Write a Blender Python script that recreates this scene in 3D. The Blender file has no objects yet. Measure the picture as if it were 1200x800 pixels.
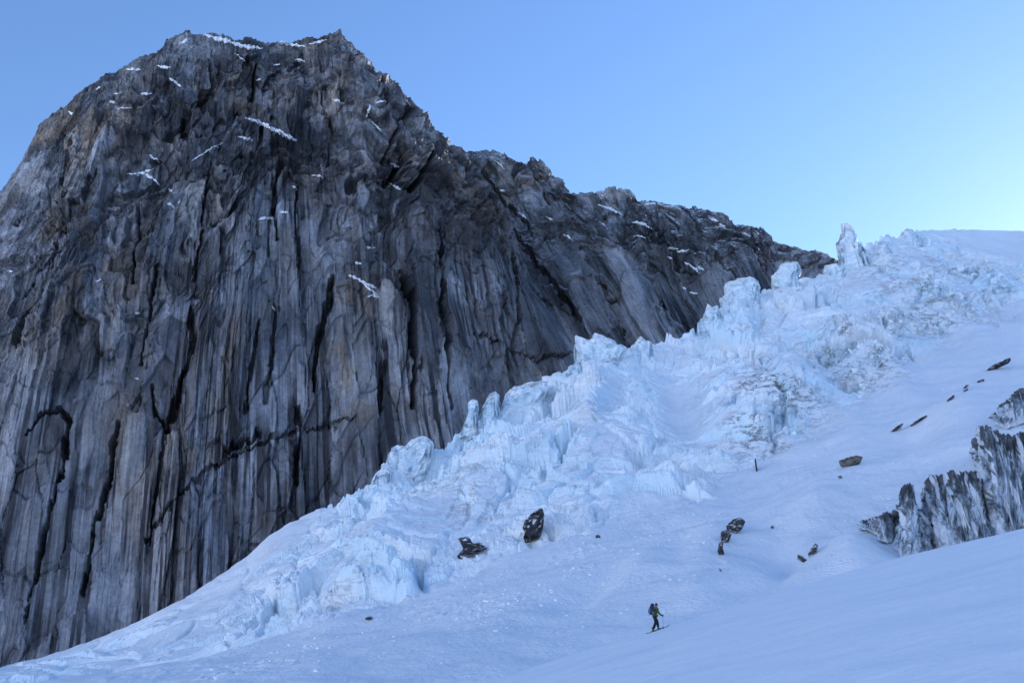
import bpy, math, time
import numpy as np
from mathutils import Vector
from mathutils.bvhtree import BVHTree

T0 = time.time()
R = math.radians
scene = bpy.context.scene
col = scene.collection

# ------------------------------------------------------------------ camera, sky, sun, exposure
PITCH = R(18.0)
FPX = 966.0                                     # focal length in pixels of the 1200 px wide photograph
CAM_H = 1.65
cam_data = bpy.data.cameras.new('camera')
cam = bpy.data.objects.new('camera', cam_data)
col.objects.link(cam)
cam_data.sensor_width = 36.0
cam_data.lens = 36.0 * FPX / 1200.0
cam_data.clip_start = 0.1
cam_data.clip_end = 30000
cam.location = (0, 0, CAM_H)
cam.rotation_euler = (R(90) + PITCH, 0, 0)
scene.camera = cam

SUN_ELEV, SUN_AZ = R(15.0), R(42.0)             # behind the icefall, right of the view: all that is seen lies in shade
world = bpy.data.worlds.new('World')
scene.world = world
world.use_nodes = True
wn = world.node_tree
sky = wn.nodes.new('ShaderNodeTexSky')
sky.sky_type = 'NISHITA'
sky.sun_disc = False
sky.sun_elevation = SUN_ELEV
sky.sun_rotation = SUN_AZ
sky.altitude = 1200
sky.air_density = 1.4
sky.dust_density = 0.5
sky.ozone_density = 3.0
bg = wn.nodes['Background']
bg.inputs['Strength'].default_value = 0.12
soft = wn.nodes.new('ShaderNodeGamma')              # flattens the brightness gradient of the whole dome
soft.inputs['Gamma'].default_value = 0.84
wn.links.new(sky.outputs[0], soft.inputs['Color'])
tint = wn.nodes.new('ShaderNodeMix'); tint.data_type = 'RGBA'; tint.blend_type = 'MULTIPLY'   # shifts the colour of the whole sky towards blue
tint.inputs[0].default_value = 1.0
tint.inputs[7].default_value = (0.555, 0.69, 0.95, 1)
wn.links.new(soft.outputs[0], tint.inputs[6])
wn.links.new(tint.outputs[2], bg.inputs['Color'])

sun_data = bpy.data.lights.new('sun', 'SUN')
sun_data.energy = 2.8
sun_data.angle = R(0.5)
sun_data.color = (1.0, 0.95, 0.91)
sun = bpy.data.objects.new('sun', sun_data)
col.objects.link(sun)
sun_dir = Vector((math.sin(SUN_AZ) * math.cos(SUN_ELEV), math.cos(SUN_AZ) * math.cos(SUN_ELEV), math.sin(SUN_ELEV)))
sun.rotation_euler = sun_dir.to_track_quat('Z', 'Y').to_euler()

scene.view_settings.view_transform = 'Standard'
scene.view_settings.look = 'None'
scene.view_settings.exposure = 1.62
scene.view_settings.gamma = 1.0
scene.cycles.max_bounces = 6
scene.cycles.diffuse_bounces = 4

# ------------------------------------------------------------------ numpy noise
def _h(ix, iy, seed):
    h = (ix.astype(np.int64) * 374761393 + iy.astype(np.int64) * 668265263 + seed * 1274126177) & 0xFFFFFFFF
    h = ((h ^ (h >> 13)) * 1274126177) & 0xFFFFFFFF
    h = ((h ^ (h >> 16)) * 2246822519) & 0xFFFFFFFF
    return (h ^ (h >> 15)) & 0xFFFFFFFF

_ANG = np.arange(256) * (2 * math.pi / 256)
_GX, _GY = np.cos(_ANG), np.sin(_ANG)

def pn(x, y, seed=0):
    """2-D gradient noise, about -1..1"""
    x, y = np.broadcast_arrays(np.asarray(x, float), np.asarray(y, float))
    x0, y0 = np.floor(x), np.floor(y)
    fx, fy = x - x0, y - y0
    u = fx * fx * fx * (fx * (fx * 6 - 15) + 10)
    v = fy * fy * fy * (fy * (fy * 6 - 15) + 10)
    def g(i, j):
        a = _h(x0 + i, y0 + j, seed) & 255
        return _GX[a] * (fx - i) + _GY[a] * (fy - j)
    n0 = g(0, 0); n1 = g(1, 0); a = n0 + u * (n1 - n0)
    n0 = g(0, 1); n1 = g(1, 1); b = n0 + u * (n1 - n0)
    return (a + v * (b - a)) * 1.5

def fbm(x, y, seed=0, o=4, gain=0.5):
    t, a = 0, 1.0
    for k in range(o):
        t = t + a * pn(x * 2 ** k + 17.3 * k, y * 2 ** k - 9.1 * k, seed + k)
        a *= gain
    return t

def ridged(x, y, seed=0, o=3, gain=0.5):
    t, a, s = 0, 1.0, 0
    for k in range(o):
        t = t + a * (1 - np.abs(pn(x * 2 ** k + 3.7 * k, y * 2 ** k + 5.9 * k, seed + k)))
        s += a
        a *= gain
    return t / s * 2 - 1

def worley(x, y, seed=0, jit=0.9):
    """F1, F2, random of the nearest cell, offset to its centre"""
    x0, y0 = np.floor(x), np.floor(y)
    f1 = np.full(x.shape, 9.0); f2 = f1.copy()
    r = np.zeros(x.shape); r2 = r.copy(); ox = r.copy(); oy = r.copy()
    for i in (-1, 0, 1):
        for j in (-1, 0, 1):
            h = _h(x0 + i, y0 + j, seed)
            px = x0 + i + 0.5 + jit * ((h & 1023) / 1023 - 0.5)
            py = y0 + j + 0.5 + jit * (((h >> 10) & 1023) / 1023 - 0.5)
            dx, dy = x - px, y - py
            d = np.sqrt(dx * dx + dy * dy)
            near = d < f1
            f2 = np.where(near, f1, np.minimum(f2, d))
            r = np.where(near, (h >> 20) / 4095.0, r)
            r2 = np.where(near, (h & 4095) / 4095.0, r2)
            ox = np.where(near, dx, ox); oy = np.where(near, dy, oy)
            f1 = np.where(near, d, f1)
    return f1, f2, r, r2, ox, oy

def sstep(a, b, x):
    t = np.clip((x - a) / (b - a), 0, 1)
    return t * t * (3 - 2 * t)

def blur(a, n, axis):
    k = np.hanning(2 * n + 3)[1:-1]; k /= k.sum()
    p = np.pad(a, [(n, n) if i == axis else (0, 0) for i in range(a.ndim)], mode='reflect', reflect_type='odd')
    return np.apply_along_axis(lambda m: np.convolve(m, k, 'valid'), axis, p)

# ------------------------------------------------------------------ where a sight line leads
CP, SP = math.cos(PITCH), math.sin(PITCH)
def unproject(px, py, r):
    """world point seen at photograph pixel px, py at horizontal distance r"""
    px, py, r = np.broadcast_arrays(np.asarray(px, float), np.asarray(py, float), np.asarray(r, float))
    u = (px - 600) / FPX; v = (400 - py) / FPX
    Y = CP - SP * v; Z = SP + CP * v
    k = r / np.sqrt(u * u + Y * Y)
    return np.stack([u * k, Y * k, CAM_H + Z * k], -1)

def ray(px, py):
    p = unproject(px, py, 1.0) - np.array([0, 0, CAM_H])
    return Vector(p / np.linalg.norm(p))

# ------------------------------------------------------------------ meshes
def grid_mesh(name, P, mat, attrs=None, uv=None, parent=None, smooth=True, close=False):
    nr, nc = P.shape[:2]
    me = bpy.data.meshes.new(name)
    idx = np.arange(nr * nc).reshape(nr, nc)
    q = np.stack([idx[:-1, :-1], idx[:-1, 1:], idx[1:, 1:], idx[1:, :-1]], -1).reshape(-1, 4)
    fill_mesh(me, P.reshape(-1, 3), q, smooth)
    for k, a in (attrs or {}).items():
        at = me.attributes.new(k, 'FLOAT', 'POINT')
        at.data.foreach_set('value', np.ascontiguousarray(a.reshape(-1), np.float32))
    if uv is not None:
        l = me.uv_layers.new(name='UVMap')
        l.data.foreach_set('uv', np.ascontiguousarray(uv.reshape(-1, 2)[q.reshape(-1)], np.float32).reshape(-1))
    return link(name, me, mat, parent)

def fill_mesh(me, V, F, smooth=True):
    n = F.shape[1]
    me.vertices.add(len(V)); me.vertices.foreach_set('co', np.ascontiguousarray(V, np.float32).reshape(-1))
    me.loops.add(F.size); me.loops.foreach_set('vertex_index', np.ascontiguousarray(F, np.int32).reshape(-1))
    me.polygons.add(len(F)); me.polygons.foreach_set('loop_start', np.arange(0, F.size, n, dtype=np.int32))
    me.polygons.foreach_set('loop_total', np.full(len(F), n, np.int32))
    me.polygons.foreach_set('use_smooth', np.full(len(F), smooth, bool))
    me.update(calc_edges=True)

def link(name, me, mat, parent=None):
    o = bpy.data.objects.new(name, me)
    col.objects.link(o)
    if mat: me.materials.append(mat)
    if parent: o.parent = parent
    return o

def tag(o, label=None, cat=None, group=None, kind=None):
    for k, v in (('label', label), ('category', cat), ('group', group), ('kind', kind)):
        if v: o[k] = v
    return o

def normals(P):
    a = np.gradient(P, axis=1); b = np.gradient(P, axis=0)
    n = np.cross(a, b)
    return n / (np.linalg.norm(n, axis=-1, keepdims=True) + 1e-9)

def bvh_of(P):
    nr, nc = P.shape[:2]
    idx = np.arange(nr * nc).reshape(nr, nc)
    q = np.stack([idx[:-1, :-1], idx[:-1, 1:], idx[1:, 1:], idx[1:, :-1]], -1).reshape(-1, 4)
    return BVHTree.FromPolygons(P.reshape(-1, 3).tolist(), q.tolist())

# ------------------------------------------------------------------ materials
class N:
    def __init__(s, name):
        s.m = bpy.data.materials.new(name); s.m.use_nodes = True
        s.t = s.m.node_tree; s.b = s.t.nodes['Principled BSDF']
        s.b.inputs['Roughness'].default_value = 0.8
        s.b.inputs['Specular IOR Level'].default_value = 0.25
    def n(s, typ, ins=None, **kw):
        x = s.t.nodes.new('ShaderNode' + typ)
        for k, v in kw.items(): setattr(x, k, v)
        for k, v in (ins or {}).items(): s.put(x.inputs[k], v)
        return x
    def put(s, sock, v):
        if isinstance(v, bpy.types.NodeSocket): s.t.links.new(v, sock)
        else: sock.default_value = v
    def noise(s, vec, scale, detail=4, rough=0.55, dist=0.0):
        return s.n('TexNoise', {'Vector': vec, 'Scale': scale, 'Detail': detail, 'Roughness': rough, 'Distortion': dist}).outputs['Fac']
    def remap(s, v, a, b, c=0.0, d=1.0, smooth=True):
        return s.n('MapRange', {0: v, 1: a, 2: b, 3: c, 4: d}, interpolation_type='SMOOTHSTEP' if smooth else 'LINEAR').outputs[0]
    def math(s, op, a, b=0.0):
        return s.n('Math', {0: a, 1: b}, operation=op).outputs[0]
    def mix(s, f, a, b, mode='MIX'):
        x = s.n('Mix', {0: f}, data_type='RGBA', blend_type=mode)
        s.put(x.inputs[6], a); s.put(x.inputs[7], b)
        return x.outputs[2]
    def scale(s, vec, sx, sy, sz=1.0):
        return s.n('Mapping', {'Vector': vec, 'Scale': (sx, sy, sz)}).outputs[0]
    def attr(s, name): return s.n('Attribute', attribute_name=name).outputs['Fac']
    def coord(s, which): return s.n('TexCoord').outputs[which]
    def bump(s, h, strength, dist):
        s.put(s.b.inputs['Normal'], s.n('Bump', {'Height': h, 'Strength': strength, 'Distance': dist}).outputs[0])

def rgb(r, g, b): return (r, g, b, 1.0)

def rock_material(name, warm=1.0, snowy=0.0):
    k = N(name)
    uv = k.coord('UV'); ob = k.coord('Object')
    streak = k.noise(k.scale(uv, 1 / 4.2, 1 / 120), 1.0, 5, 0.62, 0.2)
    streak2 = k.noise(k.scale(uv, 1 / 2.0, 1 / 60), 1.0, 4, 0.6, 0.15)
    zone = k.noise(k.scale(uv, 1 / 48, 1 / 90), 1.0, 4, 0.6, 0.5)
    patch = k.noise(k.scale(uv, 1 / 34, 1 / 52), 1.0, 6, 0.62, 0.5)
    fine = k.noise(ob, 0.55, 8, 0.72)
    c = k.mix(k.remap(patch, 0.36, 0.64), rgb(.08, .088, .104), rgb(.315, .33, .365))
    c = k.mix(k.math('MULTIPLY', k.attr('warm'), .95 * warm), c, rgb(.29, .205, .125))
    c = k.mix(k.remap(streak2, .5, .68, 0, .5), c, rgb(.43, .44, .465))
    c = k.mix(k.remap(streak2, .46, .34, 0, .5), c, rgb(.07, .074, .085))
    c = k.mix(k.math('MULTIPLY', k.remap(streak, .48, .555, 0, .95), k.math('MULTIPLY', k.remap(zone, .40, .56, .12, 1), k.math('SUBTRACT', 1.0, k.math('MULTIPLY', k.attr('blocky'), .6)))), c, rgb(.024, .026, .034))
    lump = k.noise(ob, .11, 7, .7, .4)
    c = k.mix(k.math('MULTIPLY', k.remap(lump, .56, .40, 0, .75), k.attr('blocky')), c, rgb(.05, .052, .06))
    c = k.mix(k.math('MULTIPLY', k.remap(lump, .54, .68, 0, .5), k.attr('blocky')), c, rgb(.40, .385, .375))
    c = k.mix(k.attr('stain_dark'), c, rgb(.022, .023, .028))
    c = k.mix(k.attr('pale'), c, rgb(.40, .395, .39))
    fm = k.math('MULTIPLY', k.remap(fine, .25, .75, .6, 1.4, False), k.remap(k.attr('tone'), .1, .9, .34, 1.38, False))
    c = k.mix(1.0, c, k.n('CombineColor', {0: fm, 1: fm, 2: fm}).outputs[0], 'MULTIPLY')
    # snow caught on what is flat enough to hold it
    nz = k.n('SeparateXYZ', {0: k.n('NewGeometry').outputs['Normal']}).outputs[2]
    sn = k.math('MULTIPLY', k.remap(nz, .5, .72), k.remap(k.noise(ob, .06, 5, .6), .34, .50))
    sn = k.math('MULTIPLY', sn, k.attr('snow'))
    c = k.mix(sn, c, rgb(.82, .85, .88))
    k.put(k.b.inputs['Base Color'], c)
    k.b.inputs['Roughness'].default_value = 0.62
    k.b.inputs['Specular IOR Level'].default_value = 0.35
    h = k.math('ADD', k.noise(ob, .9, 8, .7), k.noise(k.scale(uv, 1 / 1.6, 1 / 16), 1.0, 6, .65, .3))
    k.bump(h, 0.6, 0.8)
    return k.m

def snow_colour(k, ob):
    c = k.mix(k.noise(ob, .03, 4), rgb(.90, .92, .945), rgb(.955, .96, .97))
    crust = k.remap(k.noise(k.scale(ob, .05, .22, .2), 1.0, 7, .65, .4), .52, .68, 0, .6)      # wind crust, a little greyer than the fresh snow
    return k.mix(crust, c, rgb(.80, .835, .88))

def snow_material():
    k = N('snow')
    ob = k.coord('Object')
    k.put(k.b.inputs['Base Color'], snow_colour(k, ob))
    k.b.inputs['Roughness'].default_value = 0.7
    h = k.math('ADD', k.noise(ob, .35, 8, .62), k.math('MULTIPLY', k.noise(k.scale(ob, .25, 1.1, 1), 1.0, 5, .6), 0.5))
    k.bump(h, .5, .3)
    return k.m

def ice_nodes(k, ob, dirt):
    nz = k.n('SeparateXYZ', {0: k.n('NewGeometry').outputs['Normal']}).outputs[2]
    steep = k.remap(nz, .78, .35)
    patch = k.remap(k.noise(ob, .045, 5, .6), .4, .62)
    c = k.mix(k.math('MULTIPLY', steep, k.math('ADD', k.math('MULTIPLY', patch, .6), .3)), snow_colour(k, ob), rgb(.70, .87, .96))
    d1 = k.noise(k.scale(ob, 1, 1, 2.6), .13, 8, .66, .35)
    line = k.remap(k.math('ABSOLUTE', k.math('SUBTRACT', d1, .5)), .0, .045, 1, 0)
    spots = k.remap(k.noise(k.scale(ob, 1, 1, 2.2), .3, 7, .7), .52, .66)
    where = k.remap(k.noise(ob, .05, 5, .65), .40, .58)
    f = k.math('MULTIPLY', k.math('MAXIMUM', k.math('MULTIPLY', line, .8), spots), where)
    f = k.math('MULTIPLY', f, dirt)
    f = k.math('MULTIPLY', f, k.remap(nz, .97, .75, .35, 1))
    c = k.mix(f, c, rgb(.09, .085, .08))
    k.put(k.b.inputs['Base Color'], c)
    k.b.inputs['Roughness'].default_value = .6
    h = k.math('ADD', k.noise(ob, .5, 8, .66), k.noise(ob, 1.7, 5, .6))
    k.bump(h, .6, .45)

def glacier_material():
    k = N('glacier_ice'); ice_nodes(k, k.coord('Object'), k.attr('dirt')); return k.m
def serac_material():
    k = N('serac_ice'); ice_nodes(k, k.coord('Object'), .35); return k.m

def dirty_ice_material():
    k = N('dirty_ice')
    uv = k.coord('UV'); ob = k.coord('Object')
    streak = k.noise(k.scale(uv, 1 / 1.8, 1 / 6), 1.0, 7, .68, 1.6)
    band = k.noise(k.scale(uv, 1 / 5, 1 / 6), 1.0, 7, .7, 1.2)
    line = k.remap(k.math('ABSOLUTE', k.math('SUBTRACT', band, .5)), 0, .04, 1, 0)
    zone = k.remap(k.noise(k.scale(uv, 1 / 6, 1 / 7), 1.0, 4, .6, .6), .42, .60)
    c = k.mix(k.math('MULTIPLY', k.remap(streak, .42, .66), k.math('ADD', .25, k.math('MULTIPLY', zone, .75))), k.mix(zone, rgb(.68, .78, .87), rgb(.36, .43, .50)), rgb(.10, .145, .165))
    c = k.mix(k.math('MULTIPLY', line, .8), c, rgb(.045, .043, .042))
    c = k.mix(k.remap(k.noise(k.scale(uv, 1 / 2.2, 1 / 3.2), 1.0, 7, .72), .53, .66), c, rgb(.04, .038, .037))
    c = k.mix(k.attr('stain_dark'), c, rgb(.045, .043, .042))
    c = k.mix(k.attr('pale'), c, rgb(.8, .84, .88))
    k.put(k.b.inputs['Base Color'], c)
    k.b.inputs['Roughness'].default_value = .45
    k.bump(k.math('ADD', k.noise(ob, 1.6, 8, .7), streak), .8, .3)
    return k.m

def stone_material():
    k = N('dark_stone'); ob = k.coord('Object')
    c = k.mix(k.remap(k.noise(ob, .9, 7, .65), .35, .65), rgb(.026, .027, .03), rgb(.075, .076, .08))
    nz = k.n('SeparateXYZ', {0: k.n('NewGeometry').outputs['Normal']}).outputs[2]
    c = k.mix(k.math('MULTIPLY', k.remap(nz, .38, .6), k.remap(k.noise(ob, .5, 5, .6), .40, .52)), c, rgb(.8, .83, .87))
    k.put(k.b.inputs['Base Color'], c)
    k.bump(k.noise(ob, 2.5, 8, .7), .8, .25)
    return k.m

def grey_stone_material():
    k = N('grey_stone'); ob = k.coord('Object')
    c = k.mix(k.remap(k.noise(ob, .7, 7, .65), .35, .65), rgb(.13, .125, .115), rgb(.23, .22, .2))
    k.put(k.b.inputs['Base Color'], c)
    k.bump(k.noise(ob, 2.5, 8, .7), .8, .25)
    return k.m

def plain(name, c, rough=.7, spec=.25):
    k = N(name); ob = k.coord('Object')
    f = k.noise(ob, 14, 4)
    k.put(k.b.inputs['Base Color'], k.mix(f, rgb(*[x * .8 for x in c]), rgb(*[min(1, x * 1.2) for x in c])))
    k.b.inputs['Roughness'].default_value = rough
    k.b.inputs['Specular IOR Level'].default_value = spec
    return k.m

M_ROCK = rock_material('granite'); M_ROCK_FAR = rock_material('granite_far', .7)
M_SNOW = snow_material(); M_GLACIER = glacier_material(); M_SERAC = serac_material()
M_DIRTY = dirty_ice_material(); M_STONE = stone_material(); M_GREY = grey_stone_material()

# ------------------------------------------------------------------ the glacier: curves seen in the photograph, each at its own distance
def C(pts): a = np.array(pts, float); return a[:, 0], a[:, 1]
SIL = C([(-500, 800), (-150, 792), (0, 785), (50, 770), (100, 752), (160, 728), (200, 708), (225, 696), (250, 679), (290, 652), (315, 628), (340, 611), (370, 597),
         (400, 589), (430, 577), (445, 562), (460, 545), (490, 527), (530, 521), (560, 496), (600, 473), (640, 450), (670, 436),
         (700, 422), (735, 412), (770, 404), (800, 393), (830, 376), (860, 354), (900, 342), (940, 330), (985, 320), (1010, 292),
         (1030, 284), (1060, 275), (1080, 270), (1140, 269), (1200, 271), (1400, 285), (1700, 330)])
SIL_R = C([(-500, 250), (0, 240), (200, 225), (430, 250), (600, 285), (760, 325), (880, 370), (1000, 430), (1100, 500), (1200, 580), (1700, 700)])
LOW = C([(-500, 830), (0, 806), (200, 790), (300, 762), (400, 722), (500, 687), (600, 647), (700, 612), (800, 578), (900, 545), (1010, 462), (1100, 402), (1200, 348), (1350, 330), (1700, 360)])
LOW_R = C([(-500, 150), (0, 150), (200, 145), (400, 150), (600, 165), (800, 190), (900, 215), (1010, 275), (1100, 340), (1200, 420), (1700, 520)])
C2 = C([(-500, 850), (0, 822), (400, 757), (600, 702), (800, 647), (900, 600), (1000, 560), (1100, 540), (1200, 520), (1700, 500)])
C2_R = C([(-500, 105), (0, 108), (400, 105), (600, 115), (800, 138), (900, 155), (1000, 172), (1100, 168), (1200, 165), (1700, 170)])
C1 = C([(-500, 860), (0, 842), (400, 803), (600, 770), (760, 730), (900, 690), (1000, 665), (1100, 648), (1200, 630), (1700, 580)])
C1_R = C([(-500, 78), (0, 78), (400, 74), (600, 76), (760, 88), (900, 104), (1000, 112), (1100, 117), (1200, 118), (1700, 120)])
def at(c, x): return np.interp(x, *c)

NC, NR = 1150, 620
gx = np.linspace(-260, 1420, NC)
def sm(a, n=14): return blur(a, n, 0)
ky = [np.full(NC, 885.0), sm(at(C1, gx)), sm(at(C2, gx)), sm(at(LOW, gx)), None, at(SIL, gx)]
kr = [np.full(NC, 34.0), sm(at(C1_R, gx)), sm(at(C2_R, gx)), sm(at(LOW_R, gx)), None, sm(at(SIL_R, gx))]
ky[4] = .5 * ky[3] + .5 * sm(ky[5], 20); kr[4] = .56 * kr[3] + .44 * kr[5]
ky, kr = np.stack(ky), np.stack(kr)
tk = np.array([0, .12, .25, .42, .71, 1.0])
tt = np.linspace(0, 1, NR)
def pchip_rows(k):
    d = (k[1:] - k[:-1]) / (tk[1:] - tk[:-1])[:, None]
    m = np.zeros_like(k); m[0], m[-1] = d[0], d[-1]
    s = d[1:] * d[:-1]
    m[1:-1] = np.where(s > 0, 2 * s / (d[1:] + d[:-1] + 1e-12), 0)
    i = np.clip(np.searchsorted(tk, tt, 'right') - 1, 0, len(tk) - 2)
    h = (tk[i + 1] - tk[i])[:, None]; u = ((tt - tk[i])[:, None]) / h
    return (k[i] * (2 * u**3 - 3 * u**2 + 1) + m[i] * h * (u**3 - 2 * u**2 + u) + k[i + 1] * (-2 * u**3 + 3 * u**2) + m[i + 1] * h * (u**3 - u**2))
GY, GR = pchip_rows(ky), pchip_rows(kr)
GX = np.broadcast_to(gx, GY.shape)
GP = unproject(GX, GY, GR)
TT = np.broadcast_to(tt[:, None], GY.shape)

def blob(x, y, sx, sy, rot=0):
    c, s = math.cos(R(rot)), math.sin(R(rot))
    dx, dy = GX - x, GY - y
    a = (dx * c + dy * s) / sx; b = (-dx * s + dy * c) / sy
    return np.exp(-(a * a + b * b))

rough = sstep(.385, .47, TT + .03 * fbm(GX / 60, GY / 40, 900))
rough *= 1 - .85 * sstep(1040, 1150, GX) * sstep(300, 285, GY)
for b in ((800, 470, 34, 50, -20), (905, 343, 70, 12, -10), (330, 632, 70, 16, -35), (250, 700, 70, 14, -30), (620, 470, 22, 12, -20), (715, 470, 14, 40, 20),
          (1010, 335, 60, 9, 10), (880, 560, 50, 18, -20), (1080, 300, 30, 10, 20), (1180, 290, 50, 20, 10)):
    rough *= 1 - .92 * np.clip(1.3 * blob(*b), 0, 1)
rough = np.clip(rough, 0, 1)
rough *= .3 + .7 * sstep(200, 470, GX)          # the lowest tongue is buried and smoother

X, Y, Z0 = GP[..., 0], GP[..., 1], GP[..., 2]
w1, w2 = fbm(X / 40, Y / 40, 11, 3), fbm(X / 40, Y / 40, 12, 3)
XA, YA = X + 9 * w1, Y + 9 * w2
edge = 1 - .8 * sstep(.93, 1.0, TT)               # keep the skyline where it is
hump = 5.0 * fbm(X / 48, Y / 48, 21, 2) * rough * edge
f1, f2, ra, rb, ox, oy = worley(XA / 17, YA / 13, 31)
d = f2 - f1
big = ((ra - .5) * 9.0 + (ox * (rb - .5) + oy * (ra * 7 % 1 - .7)) * 9) - 3.5 * sstep(.10, 0.02, d) - 5 * sstep(.2, .07, d) * (rb > .62)
f1, f2, ra2, rb2, ox, oy = worley(XA / 6.2 + .6 * w2, YA / 5.2, 32)
d2 = f2 - f1
mid = ((ra2 - .5) * 3.4 + (ox * (rb2 - .5) + oy * (ra2 * 5 % 1 - .7)) * 4) - 1.1 * sstep(.12, 0.02, d2)
f1, f2, ra3, rb3, ox, oy = worley(X / 2.4 + w1, Y / 2.1, 33)
sml = (ra3 - .5) * 1.3 + (ox * (rb3 - .5) + oy * (ra3 * 5 % 1 - .6)) * 1.3
sharp = sstep(-.15, .35, fbm(X / 36, Y / 36, 41, 3) + .12)      # some places are broken, some drifted over
rgh = 1.0 * ridged(X / 9, Y / 9, 51, 4) + .55 * fbm(X / 3, Y / 3, 61, 4, .6)
f1, f2, ra4, rb4, ox, oy = worley(X / 1.15 + 1.4 * w1, Y / 1.0, 34)
tny = (ra4 - .5) * .5 + (ox * (rb4 - .5) + oy * (ra4 * 5 % 1 - .6)) * .7
edge2 = 1 - .35 * sstep(.95, 1.0, TT)
crest = sstep(.9, .985, TT) * sstep(330, 420, GX) * sstep(1085, 1050, GX)
crest = crest * ((ra2 - .35) * 3.2 + (ra3 - .5) * 1.4 + (ra - .4) * 2.5)
dz = hump + crest + rough * (edge * big * (.35 + .65 * sharp) * .85 + edge2 * (mid * (.35 + .75 * sharp) + sml * (.15 + .95 * sharp) + tny * (.1 + .9 * sharp) + rgh * .8 * (.3 + .6 * sharp)))
smooth_part = 1 - rough
dz = dz + smooth_part * (1.7 * fbm(X / 34, Y / 30, 71, 3, .4) + .22 * fbm(X / 6, Y / 6, 75, 4)) * sstep(0, .1, TT) * (1 - .7 * sstep(.93, 1, TT))
debris = sstep(.1, .5, fbm(X / 18, Y / 18, 81, 3)) * sstep(.5, .3, TT) * sstep(.12, .2, TT)
dz = dz + debris * .35 * np.maximum(0, pn(X / 1.3, Y / 1.3, 83))
# two bulging ice humps on the right and the gullies between
for (x, y, sx, sy, rot, h) in ((930, 450, 70, 26, 35, 8), (1010, 415, 75, 24, 40, 9), (1090, 360, 60, 18, 35, 6), (880, 505, 60, 22, 15, 6),
                               (700, 470, 16, 50, 10, 7), (800, 470, 30, 60, -15, -7), (560, 560, 60, 26, -25, 6), (440, 640, 70, 22, -30, 3),
                               (1000, 650, 30, 26, 0, 2.6), (915, 650, 24, 26, 20, -3.2), (880, 690, 46, 10, -15, -1.6), (1130, 480, 40, 22, -30, 3.2), (960, 590, 40, 16, -25, 2.2), (830, 640, 34, 22, -30, 1.8), (1060, 520, 46, 14, -30, -2), (760, 660, 40, 18, -25, 1.4), (690, 690, 50, 12, -25, -1.4)):
    dz = dz + h * blob(x, y, sx, sy, rot) * edge
nrm = normals(blur(blur(GP, 12, 0), 12, 1))
nrm = np.where(nrm[..., 2:] < 0, -nrm, nrm)
dirn = .55 * nrm + .45 * np.array([0, 0, 1.0]); dirn /= np.linalg.norm(dirn, axis=-1, keepdims=True)
GD = GP + dirn * dz[..., None]

dirt = np.zeros_like(GX)
for b, s in (((1070, 350, 70, 45, 35), .9), ((1120, 320, 60, 22, 30), .8), ((1010, 430, 60, 35, 30), 1.3), ((900, 470, 75, 38, 20), 1.1), ((880, 520, 60, 20, 10), 1.),
             ((1130, 380, 40, 14, -20), .9), ((690, 520, 60, 80, 0), .3), ((560, 600, 60, 40, 0), .55), ((400, 690, 130, 26, -28), .5), ((800, 590, 70, 12, -25), .7), ((340, 650, 80, 20, -30), .4), ((250, 740, 70, 16, -20), .35)):
    dirt = np.maximum(dirt, s * blob(*b))
dirt = np.clip(dirt + .12 * rough, 0, 1.3)

# the back of the glacier, beyond its skyline
back = []
for q, (dr, dzb) in enumerate(((12, -3), (60, -22), (200, -60), (600, -160))):
    last = GD[-1]; hd = np.hypot(last[:, 0], last[:, 1])[:, None]
    p = last.copy(); p[:, :2] += last[:, :2] / hd * dr
    plateau = np.clip((gx - 1030) / 60, 0, 1)
    p[:, 2] = np.maximum(last[:, 2] + dzb * (1 - .75 * plateau), -55)
    back.append(p)
ext = lambda a: np.concatenate([a, np.repeat(a[-1:], 4, 0)], 0)
GFULL = np.concatenate([GD, np.stack(back)], 0)
glacier = grid_mesh('glacier', GFULL, M_GLACIER, {'dirt': ext(dirt)})
_sm = (ext(rough)[:-1, :-1] < .25).reshape(-1)
glacier.data.polygons.foreach_set('use_smooth', np.concatenate([_sm, np.ones(len(glacier.data.polygons) - len(_sm), bool)])[:len(glacier.data.polygons)])
tag(glacier, 'broken blue white icefall with crevasses and dirt streaks descending from right to left', None, None, 'structure')
G_BVH = bvh_of(GFULL[::1, ::1])
print('glacier', round(time.time() - T0, 1))

def hit(px, py, tree=None):
    h = (tree or G_BVH).ray_cast(Vector((0, 0, CAM_H)), ray(px, py))
    return h[0]
def dist_at(px, py):
    h = hit(px, py)
    return math.hypot(h.x, h.y) if h else float(at(SIL_R, px))

# ------------------------------------------------------------------ near snow slope
def fore_z(x, y):
    z = .285 * x - .04 * y
    z = z - .006 * np.clip(x - 20, 0, 80) ** 2 * .6
    k = y - 67 + .1 * np.clip(x - 10, 0, 80)
    z = z - .6 * 2.5 * np.log1p(np.exp(np.clip(k / 2.5, -30, 30)))
    z = z + .16 * fbm(x / 14, y / 20, 301, 3) + .045 * fbm(x / 2.2 + y / 6, y / 5, 311, 4)
    return z - .12 * float(fbm(np.array([0.]), np.array([0.]), 301, 3)[0])
xs = np.unique(np.concatenate([np.linspace(-220, -45, 40), np.linspace(-45, 70, 420), np.linspace(70, 240, 30)]))
ys = np.unique(np.concatenate([np.linspace(-250, 2, 50), np.linspace(2, 75, 400), np.linspace(75, 140, 20)]))
FX, FY = np.meshgrid(xs, ys)
FZ = np.maximum(fore_z(FX, FY), -70)
slope = grid_mesh('snow_slope', np.stack([FX, FY, FZ], -1), M_SNOW)
tag(slope, 'smooth blue shaded snow slope in the foreground rising to the right', None, None, 'structure')

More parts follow.
